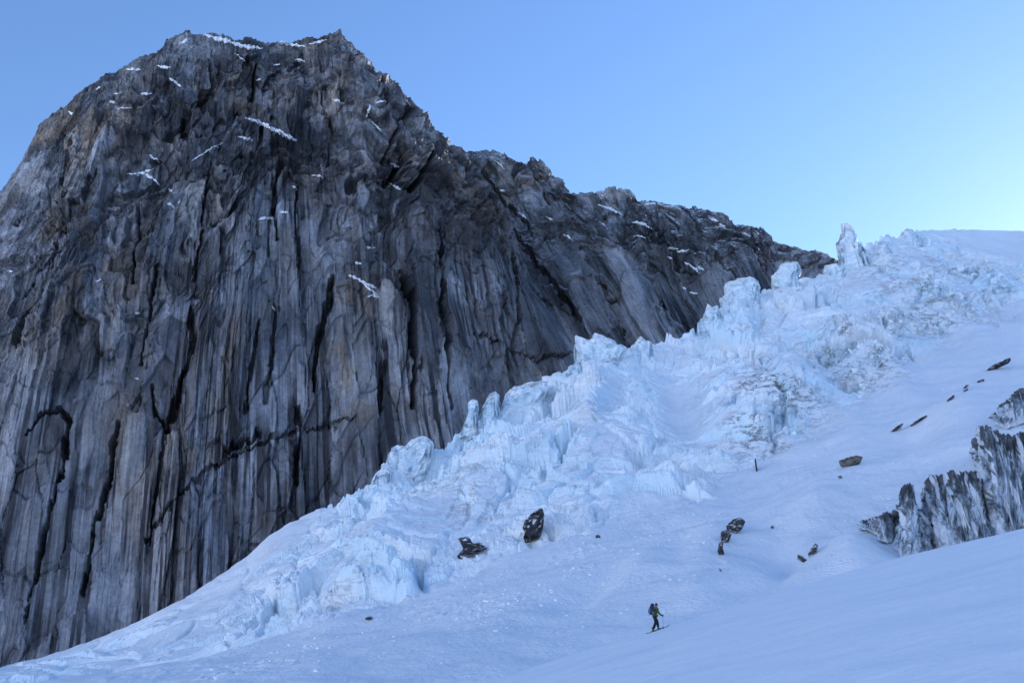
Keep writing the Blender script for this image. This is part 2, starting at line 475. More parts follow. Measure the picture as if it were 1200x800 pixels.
# the ground sheet out to the horizon
gs = np.concatenate([-np.geomspace(9000, 60, 28), np.linspace(-50, 50, 5), np.geomspace(60, 9000, 28)])
SX, SY = np.meshgrid(gs, gs)
SZ = -62 + 3 * fbm(SX / 300, SY / 300, 401, 2) + 150 * sstep(1500, 6000, np.hypot(SX, SY)) * (.6 + .4 * fbm(SX / 1500, SY / 1500, 402, 3))
snowfield = grid_mesh('snowfield', np.stack([SX, SY, SZ], -1), M_SNOW)
tag(snowfield, 'wide snow covered valley floor under the glacier', None, None, 'structure')

# unseen spur, added right of the picture to throw shade over the valley
v_ = np.linspace(-600, 420, 150); w_ = np.linspace(-1, 1, 70)
VV_, WW_ = np.meshgrid(v_, w_)
hgt = 190 + 26 * fbm(VV_ / 160, WW_ * 0, 450, 4)
RZ = -60 + (hgt + 60) * (1 - np.abs(WW_) ** .9) + 7 * fbm(VV_ / 40, WW_ * 5, 451, 4)
RX = 430 + WW_ * 210 + 16 * fbm(VV_ / 120, WW_, 452, 3) - .12 * (VV_ - 300)
spur = grid_mesh('added_shade_ridge', np.stack([RX, VV_, RZ], -1), M_SNOW)
tag(spur, 'unseen snow covered spur added on the right to shade the valley', None, None, 'structure')

# unseen sunlit range, added behind the camera to bounce light onto the ice
th = np.radians(np.linspace(105, 300, 220)); rr_ = np.linspace(0, 1, 60)
TH, RR = np.meshgrid(th, rr_)
D_ = 1300 + 1500 * RR
crest_h = 620 + 160 * fbm(TH * 3, TH * 0, 470, 4)
MZ = -75 + crest_h * np.sin(np.pi * np.clip(RR * .95, 0, 1)) ** 1.1 + 60 * fbm(TH * 9, RR * 5, 471, 5) * np.sin(np.pi * RR)
rng_o = grid_mesh('added_bounce_range', np.stack([np.sin(TH) * D_, np.cos(TH) * D_, MZ], -1), M_SNOW)
tag(rng_o, 'unseen sunlit snow mountains added behind the camera to bounce light', None, None, 'structure')

# ------------------------------------------------------------------ rock faces
def cleft_list(items): return items

def rock_face(name, ctrl, sil, nc, nr, mat, seed, width_m, height_m, amp=1.0, clefts=(), pales=(), foot=70, snow_fn=None, roof=(14, 40, 120, 400), base_fn=None, side=.0, ledges=(), warms=(), darks=(), warm0=.13, jag=1.0):
    ct = np.array(ctrl, float)                       # top px, bottom px, bottom range, top range
    k = np.linspace(0, 1, len(ct)); dens = np.linspace(0, 1, nc)
    xt, xb, rb_, rt_ = [np.interp(dens, k, ct[:, i]) for i in range(4)]
    rb_, rt_, xb = blur(rb_, nc // 30, 0), blur(rt_, nc // 30, 0), blur(xb, nc // 40, 0)
    yt = np.interp(xt, *C(sil))
    yb = (np.interp(xb, *SIL) if base_fn is None else base_fn(xb)) + foot
    yb = blur(yb, nc // 30, 0)
    t = np.linspace(0, 1, nr)[:, None]
    B, Tp = unproject(xb, yb, rb_), unproject(xt, yt, rt_)
    P = B[None] + (Tp - B)[None] * t[..., None]
    # the wall steepens in its middle and leans back under the summit
    out = normals(blur(blur(P, nr // 12, 0), nc // 25, 1))
    out = np.where(out[..., 1:2] > 0, -out, out)
    Dn = np.broadcast_to(dens, (nr, nc))
    lat = (1 - side * sstep(.70, .92, Dn)) * (1 - side * 1.5 * sstep(.36, .17, Dn))
    P = P + out * ((.045 * height_m) * np.sin(np.pi * t ** 1.25) * lat)[..., None]
    px = xb + (xt - xb) * t; py = yb + (yt - yb) * t
    S = np.broadcast_to(dens * width_m, px.shape); H = np.broadcast_to(t * height_m, px.shape)
    wq = fbm(S / 45, H / 70, seed + 1, 3); wv = fbm(S / 12, H / 30, seed + 2, 3)
    SS = S + 3.5 * wq + .7 * wv; HH = H + 14 * fbm(S / 40, H / 60, seed + 3, 3)
    e = 1 - .85 * sstep(.84, 1.0, np.broadcast_to(t, px.shape))
    up = sstep(.36, .66, np.broadcast_to(t, px.shape) + .10 * fbm(S / 60, H / 60, seed + 63, 3))      # the upper third is blockier
    dd = 12 * fbm(S / 90, H / 170, seed + 5, 2)
    # great slabs and corners: flat facets that meet in sharp edges; some of the wall is smooth slab, some is shattered
    slab = sstep(-.15, .4, fbm(S / 55, H / 80, seed + 61, 3) - .9 * up + .15)
    brk = 1 - .72 * slab
    f1, f2, a, b, ox, oy = worley(SS / 38, HH / 150, seed + 17)
    dd = dd + (a - .5) * 7 + ox * (b - .5) * 17 + oy * (a * 7 % 1 - .5) * 18
    f1, f2, a, b, ox, oy = worley(SS / 17 + .08 * wv, HH / (66 - 40 * up) + .25 * wq, seed + 19)
    cr = f2 - f1; tone = (a * 3 % 1 - .5) * .9
    dd = dd + ((a - .5) * 4.0 + ox * (b - .5) * 8 + oy * (a * 5 % 1 - .45) * 9 * (.5 + up)) * (.35 + .65 * brk) * (1 + .75 * up) - 1.5 * sstep(.05, .01, cr) * (b > .5)
    f1, f2, a, b, ox, oy = worley(SS / 7 + .12 * wv, HH / (26 - 15 * up) + .15 * wq, seed + 21)
    cr = f2 - f1; tone = tone + (a * 3 % 1 - .5) * (.35 + .35 * up)
    dd = dd + ((a - .5) * 2.6 + ox * (b - .5) * 3.6 + oy * (a * 5 % 1 - .4) * 4.4 * (.6 + up) - .8 * sstep(.07, .02, cr) * (b > .5)) * (.15 + .85 * brk) * (1 + .6 * up)
    e0 = .3 + .7 * np.minimum(1, brk + up)
    f1, f2, a, b, ox, oy = worley(SS / 2.6 + .2 * wv, HH / (11 - 7 * up), seed + 23); tone = tone + (a * 3 % 1 - .5) * .25
    fine = ((a - .5) * 1.2 + ox * (b - .5) * 1.6 + oy * (b - .4) * 1.6) * (.4 + .35 * up) * e0
    fine = fine + .22 * ridged(SS / 1.8, HH / 30, seed + 29, 2) + .42 * fbm(S / 3, H / 3.4, seed + 31, 4, .65) * (.35 + .6 * up) * e0
    # horizontal and slanting joints
    j = ridged((S * .5 + H) / 120 + .8 * wq, S / 260, seed + 37, 2)
    dd = dd + 2.2 * sstep(.78, .97, j)
    for ang, sc_, q_ in ((.62, 34, 0), (-.8, 46, 1), (.1, 60, 2)):
        la = S * math.cos(ang) * .4 + H * math.sin(ang) if q_ < 2 else H + .15 * S
        lb = S * math.sin(ang) - H * math.cos(ang) * .4
        ln = np.abs(pn(la / sc_ + .5 * wq + .12 * wv, lb / (sc_ * 3.5), seed + 71 + q_))
        on = sstep(.05, .3, pn(S / 50, H / 50, seed + 75 + q_))
        fine_j = sstep(.035, .0, ln) * on
        fine = fine - 1.1 * fine_j
        dd = dd + 1.6 * on * sstep(-.02, .02, pn(la / sc_ + .5 * wq + .12 * wv, lb / (sc_ * 3.5), seed + 71 + q_))
    dd = (dd * e * lat + fine) * amp
    stain_dark = np.zeros_like(px); pale = np.zeros_like(px)
    jx = 2.6 * fbm(px / 9, py / 26, seed + 41, 4, .6); jy = 4 * fbm(px / 8, py / 14, seed + 43, 4, .6)
    for pts, w, dep, st in clefts:
        best = np.full(px.shape, 1e9)
        p0, p1 = min(q[1] for q in pts) - 40, max(q[1] for q in pts) + 40
        q0, q1 = min(q[0] for q in pts) - 40, max(q[0] for q in pts) + 40
        m = (px > q0) & (px < q1) & (py > p0) & (py < p1)
        ax, ay = (px + jx)[m], (py + jy)[m]; bst = best[m]
        for (x0, y0), (x1, y1) in zip(pts[:-1], pts[1:]):
            L = max(1e-6, (x1 - x0) ** 2 + (y1 - y0) ** 2)
            u = np.clip(((ax - x0) * (x1 - x0) + (ay - y0) * (y1 - y0)) / L, 0, 1)
            bst = np.minimum(bst, np.hypot(ax - x0 - u * (x1 - x0), ay - y0 - u * (y1 - y0)))
        best[m] = bst
        wv_ = w * (.62 + .75 * fbm(S / 9, H / 26, seed + 47, 3)) * .9
        wv_ = np.maximum(wv_, .34 * w)
        dd = dd - dep * sstep(wv_, wv_ * .55 - .3, best) * 1.25
        stain_dark = np.maximum(stain_dark, .8 * st * sstep(wv_ * 1.5, wv_ * .2 - .5, best))  # clefts are darkened in colour as well as cut in
    for (x, y, sx, sy, rot, s) in pales:
        c_, s_ = math.cos(R(rot)), math.sin(R(rot))
        a_ = ((px + 2 * jx - x) * c_ + (py + 2 * jy - y) * s_) / sx; b_ = (-(px + 2 * jx - x) * s_ + (py + 2 * jy - y) * c_) / sy
        pale = np.maximum(pale, s * sstep(1.15, .75, np.maximum(np.abs(a_), np.abs(b_))))
    for pts, w in ledges:                              # a real step under every lying patch of snow
        x0, x1 = min(q[0] for q in pts) - 9, max(q[0] for q in pts) + 9
        y0, y1 = min(q[1] for q in pts) - 12, max(q[1] for q in pts) + 14
        m = (px > x0) & (px < x1) & (py > y0) & (py < y1)
        ax, ay = px[m], py[m]; bd = np.full(ax.shape, 1e9); sg = np.zeros(ax.shape)
        for (a0, b0), (a1, b1) in zip(pts[:-1], pts[1:]):
            L = max(1e-6, (a1 - a0) ** 2 + (b1 - b0) ** 2)
            u = np.clip(((ax - a0) * (a1 - a0) + (ay - b0) * (b1 - b0)) / L, 0, 1)
            dq = np.hypot(ax - a0 - u * (a1 - a0), ay - b0 - u * (b1 - b0))
            nr_ = dq < bd; sg = np.where(nr_, ay - b0 - u * (b1 - b0), sg); bd = np.minimum(bd, dq)
        step = np.where(sg > 0, np.exp(-(bd / 9) ** 2), -.35 * np.exp(-(bd / 4) ** 2)) * 1.5
        dd[m] = dd[m] + step
    warm = np.zeros_like(px)
    wn_ = fbm(S / 30 + .4 * wq, H / 46, seed + 81, 4, .6)
    for (x, y, sx, sy, k_) in warms:
        warm = np.maximum(warm, k_ * np.exp(-(((px - x) / sx) ** 2 + ((py - y) / sy) ** 2)))
    warm = np.clip((warm + warm0) * sstep(-.25, .35, wn_), 0, 1)
    for (x, y, sx, sy, k_) in darks:
        stain_dark = np.maximum(stain_dark, k_ * sstep(.25, .6, np.exp(-(((px + 3 * jx - x) / sx) ** 2 + ((py + 3 * jy - y) / sy) ** 2)) + .25 * wn_))
    oh = out.copy(); oh[..., 2] *= .5; oh /= np.linalg.norm(oh, axis=-1, keepdims=True)
    P = P + oh * dd[..., None]
    q1, q2, qa, qb, qx, qy = worley(S / 9, np.full(S.shape, .5), seed + 91, .6)
    r1, r2, rra, rrb, qx, qy = worley(S / 3.2, np.full(S.shape, .5), seed + 92, .6)
    P[..., 2] += jag * ((qa - .5) * 5 + (rra - .5) * 2.6) * sstep(.93, 1, np.broadcast_to(t, S.shape))
    # rim and the ground behind it
    rim = P[-1]; hd = np.hypot(rim[:, 0], rim[:, 1])[:, None]
    rows = []
    for i, dr in enumerate(roof):
        p = rim.copy(); p[:, :2] += rim[:, :2] / hd * dr
        n_ = 3.0 * fbm(S[0] / 9, np.full(nc, i * 3.3), seed + 51, 4)
        p[:, 2] = rim[:, 2] + dr * .18 - dr * .3 + n_ * (1 if i < 2 else 3) - (.002 * dr * dr if i > 1 else 0)
        p[:, 2] = np.maximum(p[:, 2], -70)
        rows.append(p)
    P = np.concatenate([P, np.stack(rows)], 0)
    n = len(rows); ex = lambda a: np.concatenate([a, np.repeat(a[-1:], n, 0)], 0)
    sn = np.broadcast_to(snow_fn(px, py), px.shape) if snow_fn else np.zeros_like(px)
    UV = np.stack([ex(S), ex(H)], -1)
    o = grid_mesh(name, P, mat, {'stain_dark': ex(stain_dark), 'pale': ex(pale), 'snow': ex(sn), 'warm': ex(warm), 'blocky': ex(up), 'tone': ex(np.clip(.5 + .5 * tone, 0, 1))}, UV, smooth=False)
    return o, P

MAIN_SIL = [(-260, 640), (-180, 500), (-100, 370), (-40, 275), (0, 228), (15, 205), (28, 185), (40, 162), (48, 143), (75, 127), (90, 112), (120, 90), (145, 79), (165, 67),
            (180, 63), (195, 49), (220, 37), (235, 39), (250, 43), (290, 47), (320, 50), (355, 49), (375, 43), (390, 40), (398, 36), (410, 50), (425, 62), (432, 76),
            (445, 95), (460, 112), (475, 130), (482, 138), (490, 148), (505, 165), (520, 180), (532, 196), (545, 216), (570, 260)]
MAIN = [(-260, -860, 450, 560), (-100, -560, 410, 500), (0, -330, 372, 462), (60, -185, 352, 440), (110, -75, 342, 430), (160, 30, 338, 424), (220, 150, 336, 420),
        (260, 220, 336, 428), (300, 282, 338, 436), (350, 375, 344, 436), (400, 470, 352, 434), (432, 545, 362, 440), (470, 615, 380, 458), (505, 675, 398, 480),
        (525, 705, 412, 500), (540, 722, 470, 560), (556, 732, 560, 660)]
MAIN_CLEFTS = [
    ([(462, 252), (455, 272), (446, 292)], 6, 14, .9), ([(482, 240), (476, 275), (470, 296)], 8, 16, .9), ([(300, 95), (296, 125), (290, 165)], 6, 8, .6),
    ([(432, 285), (416, 296), (414, 312)], 8, 7, .7), ([(470, 382), (484, 430), (488, 470), (490, 510)], 9, 14, .85), ([(500, 330), (516, 380), (524, 430), (526, 505)], 6, 8, .8),
    ([(392, 410), (386, 440), (374, 470), (368, 520)], 6, 9, .8), ([(350, 540), (352, 565), (345, 600)], 5, 8, .8), ([(452, 480), (450, 520)], 9, 5, .5),
    ([(215, 470), (218, 500), (206, 540), (196, 575)], 7, 9, .85), ([(300, 470), (292, 520), (286, 560)], 4, 5, .6), ([(322, 450), (318, 500), (310, 545)], 4, 4, .6),
    ([(18, 612), (40, 592), (62, 585), (78, 598)], 4, 7, .8), ([(76, 596), (62, 650), (40, 710), (22, 770)], 6, 7, .75), ([(130, 588), (120, 640), (100, 690), (90, 740)], 6, 7, .75),
    ([(170, 550), (176, 575), (192, 590)], 5, 6, .8), ([(190, 575), (180, 640), (172, 690)], 4, 4, .5),
    ([(420, 533), (350, 560), (290, 590), (250, 612), (205, 650), (165, 690)], 3, 2.5, .45), ([(300, 575), (262, 600)], 6, 5, .6),
    ([(210, 200), (208, 225), (222, 240)], 6, 8, .6), ([(240, 95), (246, 140), (230, 175)], 5, 7, .5), ([(385, 150), (380, 180), (400, 230)], 5, 6, .5), ([(350, 92), (344, 112)], 6, 10, .7),
    ([(455, 180), (450, 220), (446, 260)], 4, 7, .7), ([(85, 205), (70, 245), (60, 280)], 5, 5, .5), ([(100, 290), (80, 350), (50, 400), (10, 440)], 5, 6, .5),
    ([(160, 330), (156, 390), (150, 440)], 5, 6, .6), ([(178, 420), (172, 470), (160, 530)], 5, 5, .5), ([(330, 280), (318, 320), (322, 380)], 5, 7, .6),
    ([(590, 320), (606, 370), (612, 430)], 6, 4, .75), ([(560, 430), (640, 442), (680, 430)], 4, 3, .5), ([(418, 80), (412, 94)], 5, 9, .8), ([(0, 330), (14, 318)], 5, 6, .7),
    ([(30, 350), (60, 320), (70, 300)], 4, 5, .6), ([(230, 300), (225, 360), (214, 440)], 4, 5, .4), ([(350, 300), (346, 350), (352, 400)], 3, 4, .5), ([(0, 500), (10, 470), (20, 462)], 7, 8, .7),
]
MAIN_SNOW = [([(288, 138), (303, 143), (325, 154), (348, 164)], 3.0), ([(238, 41), (262, 47), (285, 54), (308, 57)], 3.2), ([(328, 50), (345, 53), (358, 55)], 2.6), ([(362, 52), (383, 47)], 1.6),
    ([(210, 51), (222, 46)], 1.8), ([(148, 81), (165, 82)], 1.8), ([(183, 77), (200, 80)], 2.0), ([(198, 91), (212, 101)], 2.0), ([(165, 110), (178, 110)], 2.0), ([(138, 127), (155, 127)], 1.5),
    ([(128, 118), (137, 122)], 1.8), ([(133, 110), (142, 108)], 1.6), ([(112, 106), (118, 102)], 2.0), ([(80, 131), (86, 134)], 1.6), ([(225, 188), (238, 180), (250, 172), (262, 167)], 1.3), ([(278, 160), (296, 164)], 2.0),
    ([(148, 204), (168, 203), (178, 208), (186, 216)], 1.8), ([(165, 203), (180, 198)], 1.2), ([(175, 181), (182, 187)], 1.5), ([(196, 238), (204, 243)], 2.4), ([(197, 221), (202, 225)], 1.8), ([(208, 238), (212, 234)], 1.4),
    ([(301, 258), (312, 255), (322, 256)], 1.6), ([(365, 205), (378, 207)], 1.6), ([(328, 249), (338, 249)], 1.5), ([(342, 218), (348, 221)], 1.6), ([(390, 116), (403, 121)], 2.0), ([(433, 140), (448, 155)], 1.4),
    ([(434, 123), (429, 138)], 1.7), ([(458, 191), (468, 196)], 1.8), ([(455, 215), (470, 222)], 1.8), ([(345, 70), (358, 72)], 1.8), ([(408, 322), (425, 330), (441, 338)], 2.4), ([(425, 332), (436, 341), (444, 348)], 1.8),
    ([(430, 347), (445, 347)], 1.3), ([(428, 289), (440, 291)], 1.5), ([(416, 308), (424, 309)], 1.8), ([(8, 318), (16, 317)], 1.2), ([(112, 330), (119, 327)], 1.7), ([(158, 368), (164, 366)], 1.2), ([(182, 184), (187, 190)], 1.2),
    ([(275, 63), (286, 70)], 1.5), ([(320, 76), (328, 75)], 1.8), ([(300, 94), (306, 93)], 1.5), ([(158, 443), (164, 444)], 1.2), ([(440, 120), (452, 118)], 1.2), ([(318, 359), (323, 364)], 1.5)]
R3_SNOW = [([(700, 240), (716, 245), (730, 252)], 1.7), ([(688, 271), (698, 263)], 1.6), ([(698, 256), (712, 268)], 1.5), ([(740, 260), (752, 262), (765, 268)], 1.6), ([(722, 305), (730, 313), (740, 322)], 1.8), ([(728, 307), (742, 304)], 1.4),
    ([(735, 320), (746, 330)], 1.3), ([(782, 290), (795, 292)], 1.6), ([(793, 295), (808, 293)], 1.5), ([(802, 307), (812, 313), (820, 320)], 1.7), ([(797, 335), (804, 339)], 1.4), ([(808, 342), (818, 344)], 1.8), ([(830, 255), (842, 260)], 1.8),
    ([(842, 262), (850, 266)], 1.5), ([(868, 272), (880, 277)], 1.5), ([(884, 270), (890, 274)], 1.2), ([(668, 248), (676, 254)], 1.4), ([(712, 280), (722, 283)], 1.3), ([(746, 276), (756, 279)], 1.4), ([(818, 312), (824, 316)], 1.4), ([(888, 290), (892, 294)], 1.2),
    ([(755, 240), (768, 238)], 1.2), ([(690, 282), (696, 288)], 1.4), ([(782, 300), (788, 304)], 1.2)]
MAIN_PALES = [(210, 345, 9, 30, 6, .75), (238, 350, 9, 26, 0, .5), (120, 495, 13, 18, 10, .5), (243, 290, 7, 14, 0, .6), (452, 425, 8, 28, 0, .55), (150, 610, 12, 36, 4, .45),
              (425, 480, 12, 40, 0, .3), (205, 590, 10, 40, 10, .3), (400, 440, 8, 30, 0, .3), (270, 160, 18, 12, 0, .4), (375, 185, 9, 22, 0, .4), (335, 130, 12, 26, 10, .3), (468, 262, 5, 22, 12, .45),
              (20, 260, 26, 20, 30, .35), (285, 150, 20, 8, 0, .3)]
mountain, MP = rock_face('mountain', MAIN, MAIN_SIL, 1000, 640, M_ROCK, 500, 620, 360, 0.74, MAIN_CLEFTS, MAIN_PALES,
                         snow_fn=lambda x, y: sstep(190, 60, y) * .9, side=.6, jag=.45, ledges=MAIN_SNOW, warm0=.13,
                         warms=[(80, 200, 90, 90, .8), (60, 420, 90, 90, .7), (260, 160, 60, 40, .9), (400, 80, 40, 50, .9), (420, 480, 30, 60, .8), (230, 600, 60, 50, .6), (370, 200, 50, 60, .7), (520, 260, 50, 60, .7), (240, 500, 40, 40, .5), (150, 600, 50, 70, .5)],
                         darks=[(340, 240, 80, 45, .75), (470, 290, 50, 40, .75), (490, 420, 34, 60, .6), (545, 330, 50, 60, .5), (630, 390, 60, 60, .55), (560, 440, 40, 40, .4), (300, 110, 60, 40, .45), (200, 200, 45, 40, .5), (500, 360, 40, 40, .45), (250, 290, 50, 25, .45), (610, 420, 60, 45, .5), (570, 320, 60, 70, .4), (640, 360, 40, 50, .4), (160, 520, 40, 60, .35), (320, 110, 40, 40, .4)])
tag(mountain, 'huge steep grey rock wall with vertical cracks and dark water streaks', None, None, 'structure')
M_BVH = bvh_of(MP)
print('mountain', round(time.time() - T0, 1))

R2_SIL = [(440, 200), (500, 178), (520, 178), (532, 174), (560, 175), (582, 177), (590, 179), (599, 190), (607, 208), (612, 193), (620, 187), (633, 186), (640, 194), (648, 212), (654, 228), (662, 242), (680, 272), (720, 330)]
R2 = [(470, 600, 500, 580), (520, 660, 470, 560), (560, 715, 466, 556), (590, 750, 468, 556), (604, 768, 490, 580), (618, 785, 484, 566), (636, 805, 492, 566), (655, 822, 515, 585), (672, 836, 570, 640), (690, 846, 640, 720)]
R2_CL = [([(604, 195), (640, 250), (690, 320), (730, 380)], 5, 8, .6), ([(560, 200), (590, 240), (640, 310)], 4, 6, .4), ([(540, 195), (580, 250), (640, 340), (690, 400)], 5, 6, .5)]
rock_ridge, P2 = rock_face('rock_ridge', R2, R2_SIL, 330, 420, M_ROCK_FAR, 1500, 190, 200, .75, R2_CL, [(598, 215, 6, 26, -35, .6), (640, 205, 5, 12, -20, .4)], snow_fn=lambda x, y: sstep(260, 180, y) * .9 + .25, warms=[(600, 215, 30, 40, .8), (640, 210, 20, 30, .9)], darks=[(560, 250, 40, 50, .5), (660, 320, 60, 60, .5), (609, 205, 7, 22, .8)])
tag(rock_ridge, 'dark rocky buttress with a blunt pillar just right of the main summit', None, None, 'structure')
B2 = bvh_of(P2)
R3_SIL = [(600, 250), (640, 240), (662, 233), (670, 228), (690, 226), (705, 222), (718, 221), (735, 224), (742, 230), (748, 236), (760, 235), (780, 237), (796, 240), (812, 243), (825, 248), (836, 249),
          (846, 253), (850, 259), (858, 265), (866, 262), (872, 266), (885, 265), (896, 271), (905, 279), (925, 288), (945, 300), (960, 315), (975, 328), (1010, 350)]
R3 = [(620, 720, 620, 700), (662, 770, 585, 680), (705, 812, 580, 676), (740, 850, 585, 686), (790, 890, 588, 690), (840, 930, 600, 700), (880, 960, 612, 700), (920, 985, 630, 705), (955, 1010, 655, 715), (985, 1030, 700, 760), (1005, 1040, 800, 860)]
R3_CL = [([(746, 238), (770, 280), (800, 330)], 5, 7, .6), ([(700, 260), (740, 330), (790, 390)], 5, 7, .5), ([(850, 262), (880, 300), (900, 330)], 4, 6, .5), ([(800, 250), (830, 300), (870, 345)], 4, 6, .4)]
far_ridge, P3 = rock_face('far_ridge', R3, R3_SIL, 460, 330, M_ROCK_FAR, 2500, 300, 150, .8, R3_CL, [(720, 230, 24, 7, 0, .35)], snow_fn=lambda x, y: sstep(360, 240, y) * 1.0 + .2, ledges=R3_SNOW, warms=[(720, 232, 60, 14, .8), (930, 290, 40, 20, .6)], darks=[(780, 300, 60, 40, .6), (860, 300, 60, 20, .5), (720, 320, 40, 50, .5)])
tag(far_ridge, 'lower dark rock ridge with scattered snow running down to the icefall skyline', None, None, 'structure')
B3 = bvh_of(P3)
print('ridges', round(time.time() - T0, 1))

# ------------------------------------------------------------------ snow lying on the ledges: each patch its own piece of the wall
def snow_patch(pts, hw, tree, parent, seed):
    p = np.array(pts, float)
    seg = np.hypot(*np.diff(p, axis=0).T); L = np.concatenate([[0], np.cumsum(seg)])
    n = max(6, int(L[-1] / 1.0))
    l = np.linspace(0, L[-1], n)
    x, y = np.interp(l, L, p[:, 0]), np.interp(l, L, p[:, 1])
    u = np.linspace(0, 1, n)
    w = hw * (np.sin(np.pi * np.clip(u * .94 + .03, 0, 1)) ** .6) * (.78 + .75 * fbm(l / 3.5, np.full(n, seed * 1.7), seed, 4, .65))
    w = np.maximum(w, .12); x = x + .8 * fbm(l / 3, np.full(n, 2.2), seed + 3, 3); y = y + 1.1 * fbm(l / 4, np.full(n, 7.7), seed + 4, 3)
    tx, ty = np.gradient(x), np.gradient(y); tl = np.hypot(tx, ty) + 1e-9
    nx, ny = -ty / tl, tx / tl
    K = [-1, -.7, -.35, 0, .35, .7, 1]
    V = np.zeros((n, len(K), 3)); prev = None
    dep = np.full((n, len(K)), np.nan)
    for i in range(n):
        for j, k in enumerate(K):
            h = tree.ray_cast(Vector((0, 0, CAM_H)), ray(x[i] + nx[i] * w[i] * k, y[i] + ny[i] * w[i] * k))[0]
            if h: dep[i, j] = math.hypot(h.x, h.y)
    if np.isnan(dep).all(): return None
    med = np.nanmedian(dep)
    dep = np.where(np.isnan(dep) | (dep > med + 25), med, dep)
    for i in range(n):
        for j, k in enumerate(K):
            off = (1 - k * k) ** .5 * min(.9, .3 * w[i] + .3) - .12
            V[i, j] = unproject(x[i] + nx[i] * w[i] * k, y[i] + ny[i] * w[i] * k, dep[i, j] - off)
    Vb = V + np.array([0, 1.5, 0])                   # underside, sunk in the ledge
    full = np.concatenate([V, Vb[:, ::-1], V[:, :1]], 1)
    return grid_mesh('snow_patch', full, M_SNOW, parent=parent)

for i, (p, w) in enumerate(MAIN_SNOW): snow_patch(p, w, M_BVH, mountain, 700 + i)
for i, (p, w) in enumerate([([(535, 190), (548, 199)], 1.5), ([(556, 210), (562, 202)], 1.6), ([(606, 248), (617, 256)], 1.2), ([(586, 223), (592, 224)], 1.3), ([(640, 254), (648, 258)], 1.4), ([(660, 274), (672, 282)], 1.2), ([(582, 190), (592, 198)], 1.0)]):
    snow_patch(p, w, B2, rock_ridge, 800 + i)
for i, (p, w) in enumerate(R3_SNOW): snow_patch(p, w, B3, far_ridge, 900 + i)
print('patches', round(time.time() - T0, 1))

# ------------------------------------------------------------------ solids from an outline: seracs and boulders
import bmesh
_ico = {}
def ico(sub):
    if sub not in _ico:
        bm = bmesh.new(); bmesh.ops.create_icosphere(bm, subdivisions=sub, radius=1)
        V = np.array([v.co[:] for v in bm.verts]); F = np.array([[v.index for v in f.verts] for f in bm.faces]); bm.free()
        _ico[sub] = (V, F)
    return _ico[sub]

def solid(name, outline, mat, depth, sub, seed, rr=None, rough=.06, cell=.45, smooth=False, sink=0.0, tilt=0.0):
    """a lump whose side towards the valley has this outline; it has its own distance, size and depth"""
    o = np.array(outline, float)
    ctr = np.array([(o[:, 0].min() + o[:, 0].max()) / 2, (o[:, 1].min() + o[:, 1].max()) / 2])
    rr = rr or dist_at(ctr[0], min(o[:, 1].max(), 795) - 2)
    m_px = rr / FPX * 1.0
    V, F = ico(sub)
    a = np.arctan2(V[:, 2], V[:, 0]); rho = np.hypot(V[:, 0], V[:, 2])
    # radius of the outline along each direction
    q = o - ctr; q = np.stack([q[:, 0], -q[:, 1]], 1); n = len(q)
    rad = np.full(len(V), 0.0)
    dx, dz_ = np.cos(a), np.sin(a)
    for i in range(n):
        p0, p1 = q[i], q[(i + 1) % n]; ex, ez = p1 - p0
        den = dx * ez - dz_ * ex
        with np.errstate(divide='ignore', invalid='ignore'):
            s = (p0[0] * ez - p0[1] * ex) / den; u = (p0[0] * dz_ - p0[1] * dx) / den
        ok = (s > 0) & (u >= -1e-6) & (u <= 1 + 1e-6) & np.isfinite(s)
        rad = np.where(ok & (s > rad), s, rad)
    size = (o.max(0) - o.min(0)).max() / 2
    prof = np.clip(rho, 0, 1) ** .55
    x = rad * prof * np.cos(a); z = rad * prof * np.sin(a)
    y = np.sign(V[:, 1]) * np.abs(V[:, 1]) ** .7 * size * depth
    # facets
    A, B_ = V[:, 0] * 1.3 + V[:, 1] * .9, V[:, 2] * 1.3 - V[:, 1] * .7
    f1, f2, ra, rb, ox, oy = worley(A / cell + 5, B_ / cell + 3, seed)
    k = (ra - .5) * rough * 2.2 + ox * (rb - .5) * rough * 2 - rough * .8 * sstep(.12, 0, f2 - f1)
    k += rough * .5 * fbm(A * 3, B_ * 3, seed + 5, 4, .6)
    y = y + np.sign(V[:, 1]) * 0 - k * size * 1.6 * (V[:, 1] < .3)
    x = x * (1 + .35 * k); z = z * (1 + .35 * k)
    c = unproject(ctr[0], ctr[1], rr)
    f = np.array([c[0], c[1], 0]); f /= np.linalg.norm(f); rt = np.array([f[1], -f[0], 0])
    f_up = np.array([0, 0, 1.0])
    z = np.where(z < 0, z * (1 + sink), z)
    sc = math.hypot(c[0], c[1], c[2] - CAM_H) / (FPX * math.sqrt(1 + ((ctr[0] - 600) ** 2 + (ctr[1] - 400) ** 2) / FPX ** 2))
    W = (rt[None] * x[:, None] + f_up[None] * z[:, None] + f[None] * (y[:, None] + tilt * z[:, None])) * sc
    me = bpy.data.meshes.new(name); fill_mesh(me, W, F, smooth)
    ob = link(name, me, mat); ob.location = c
    return ob

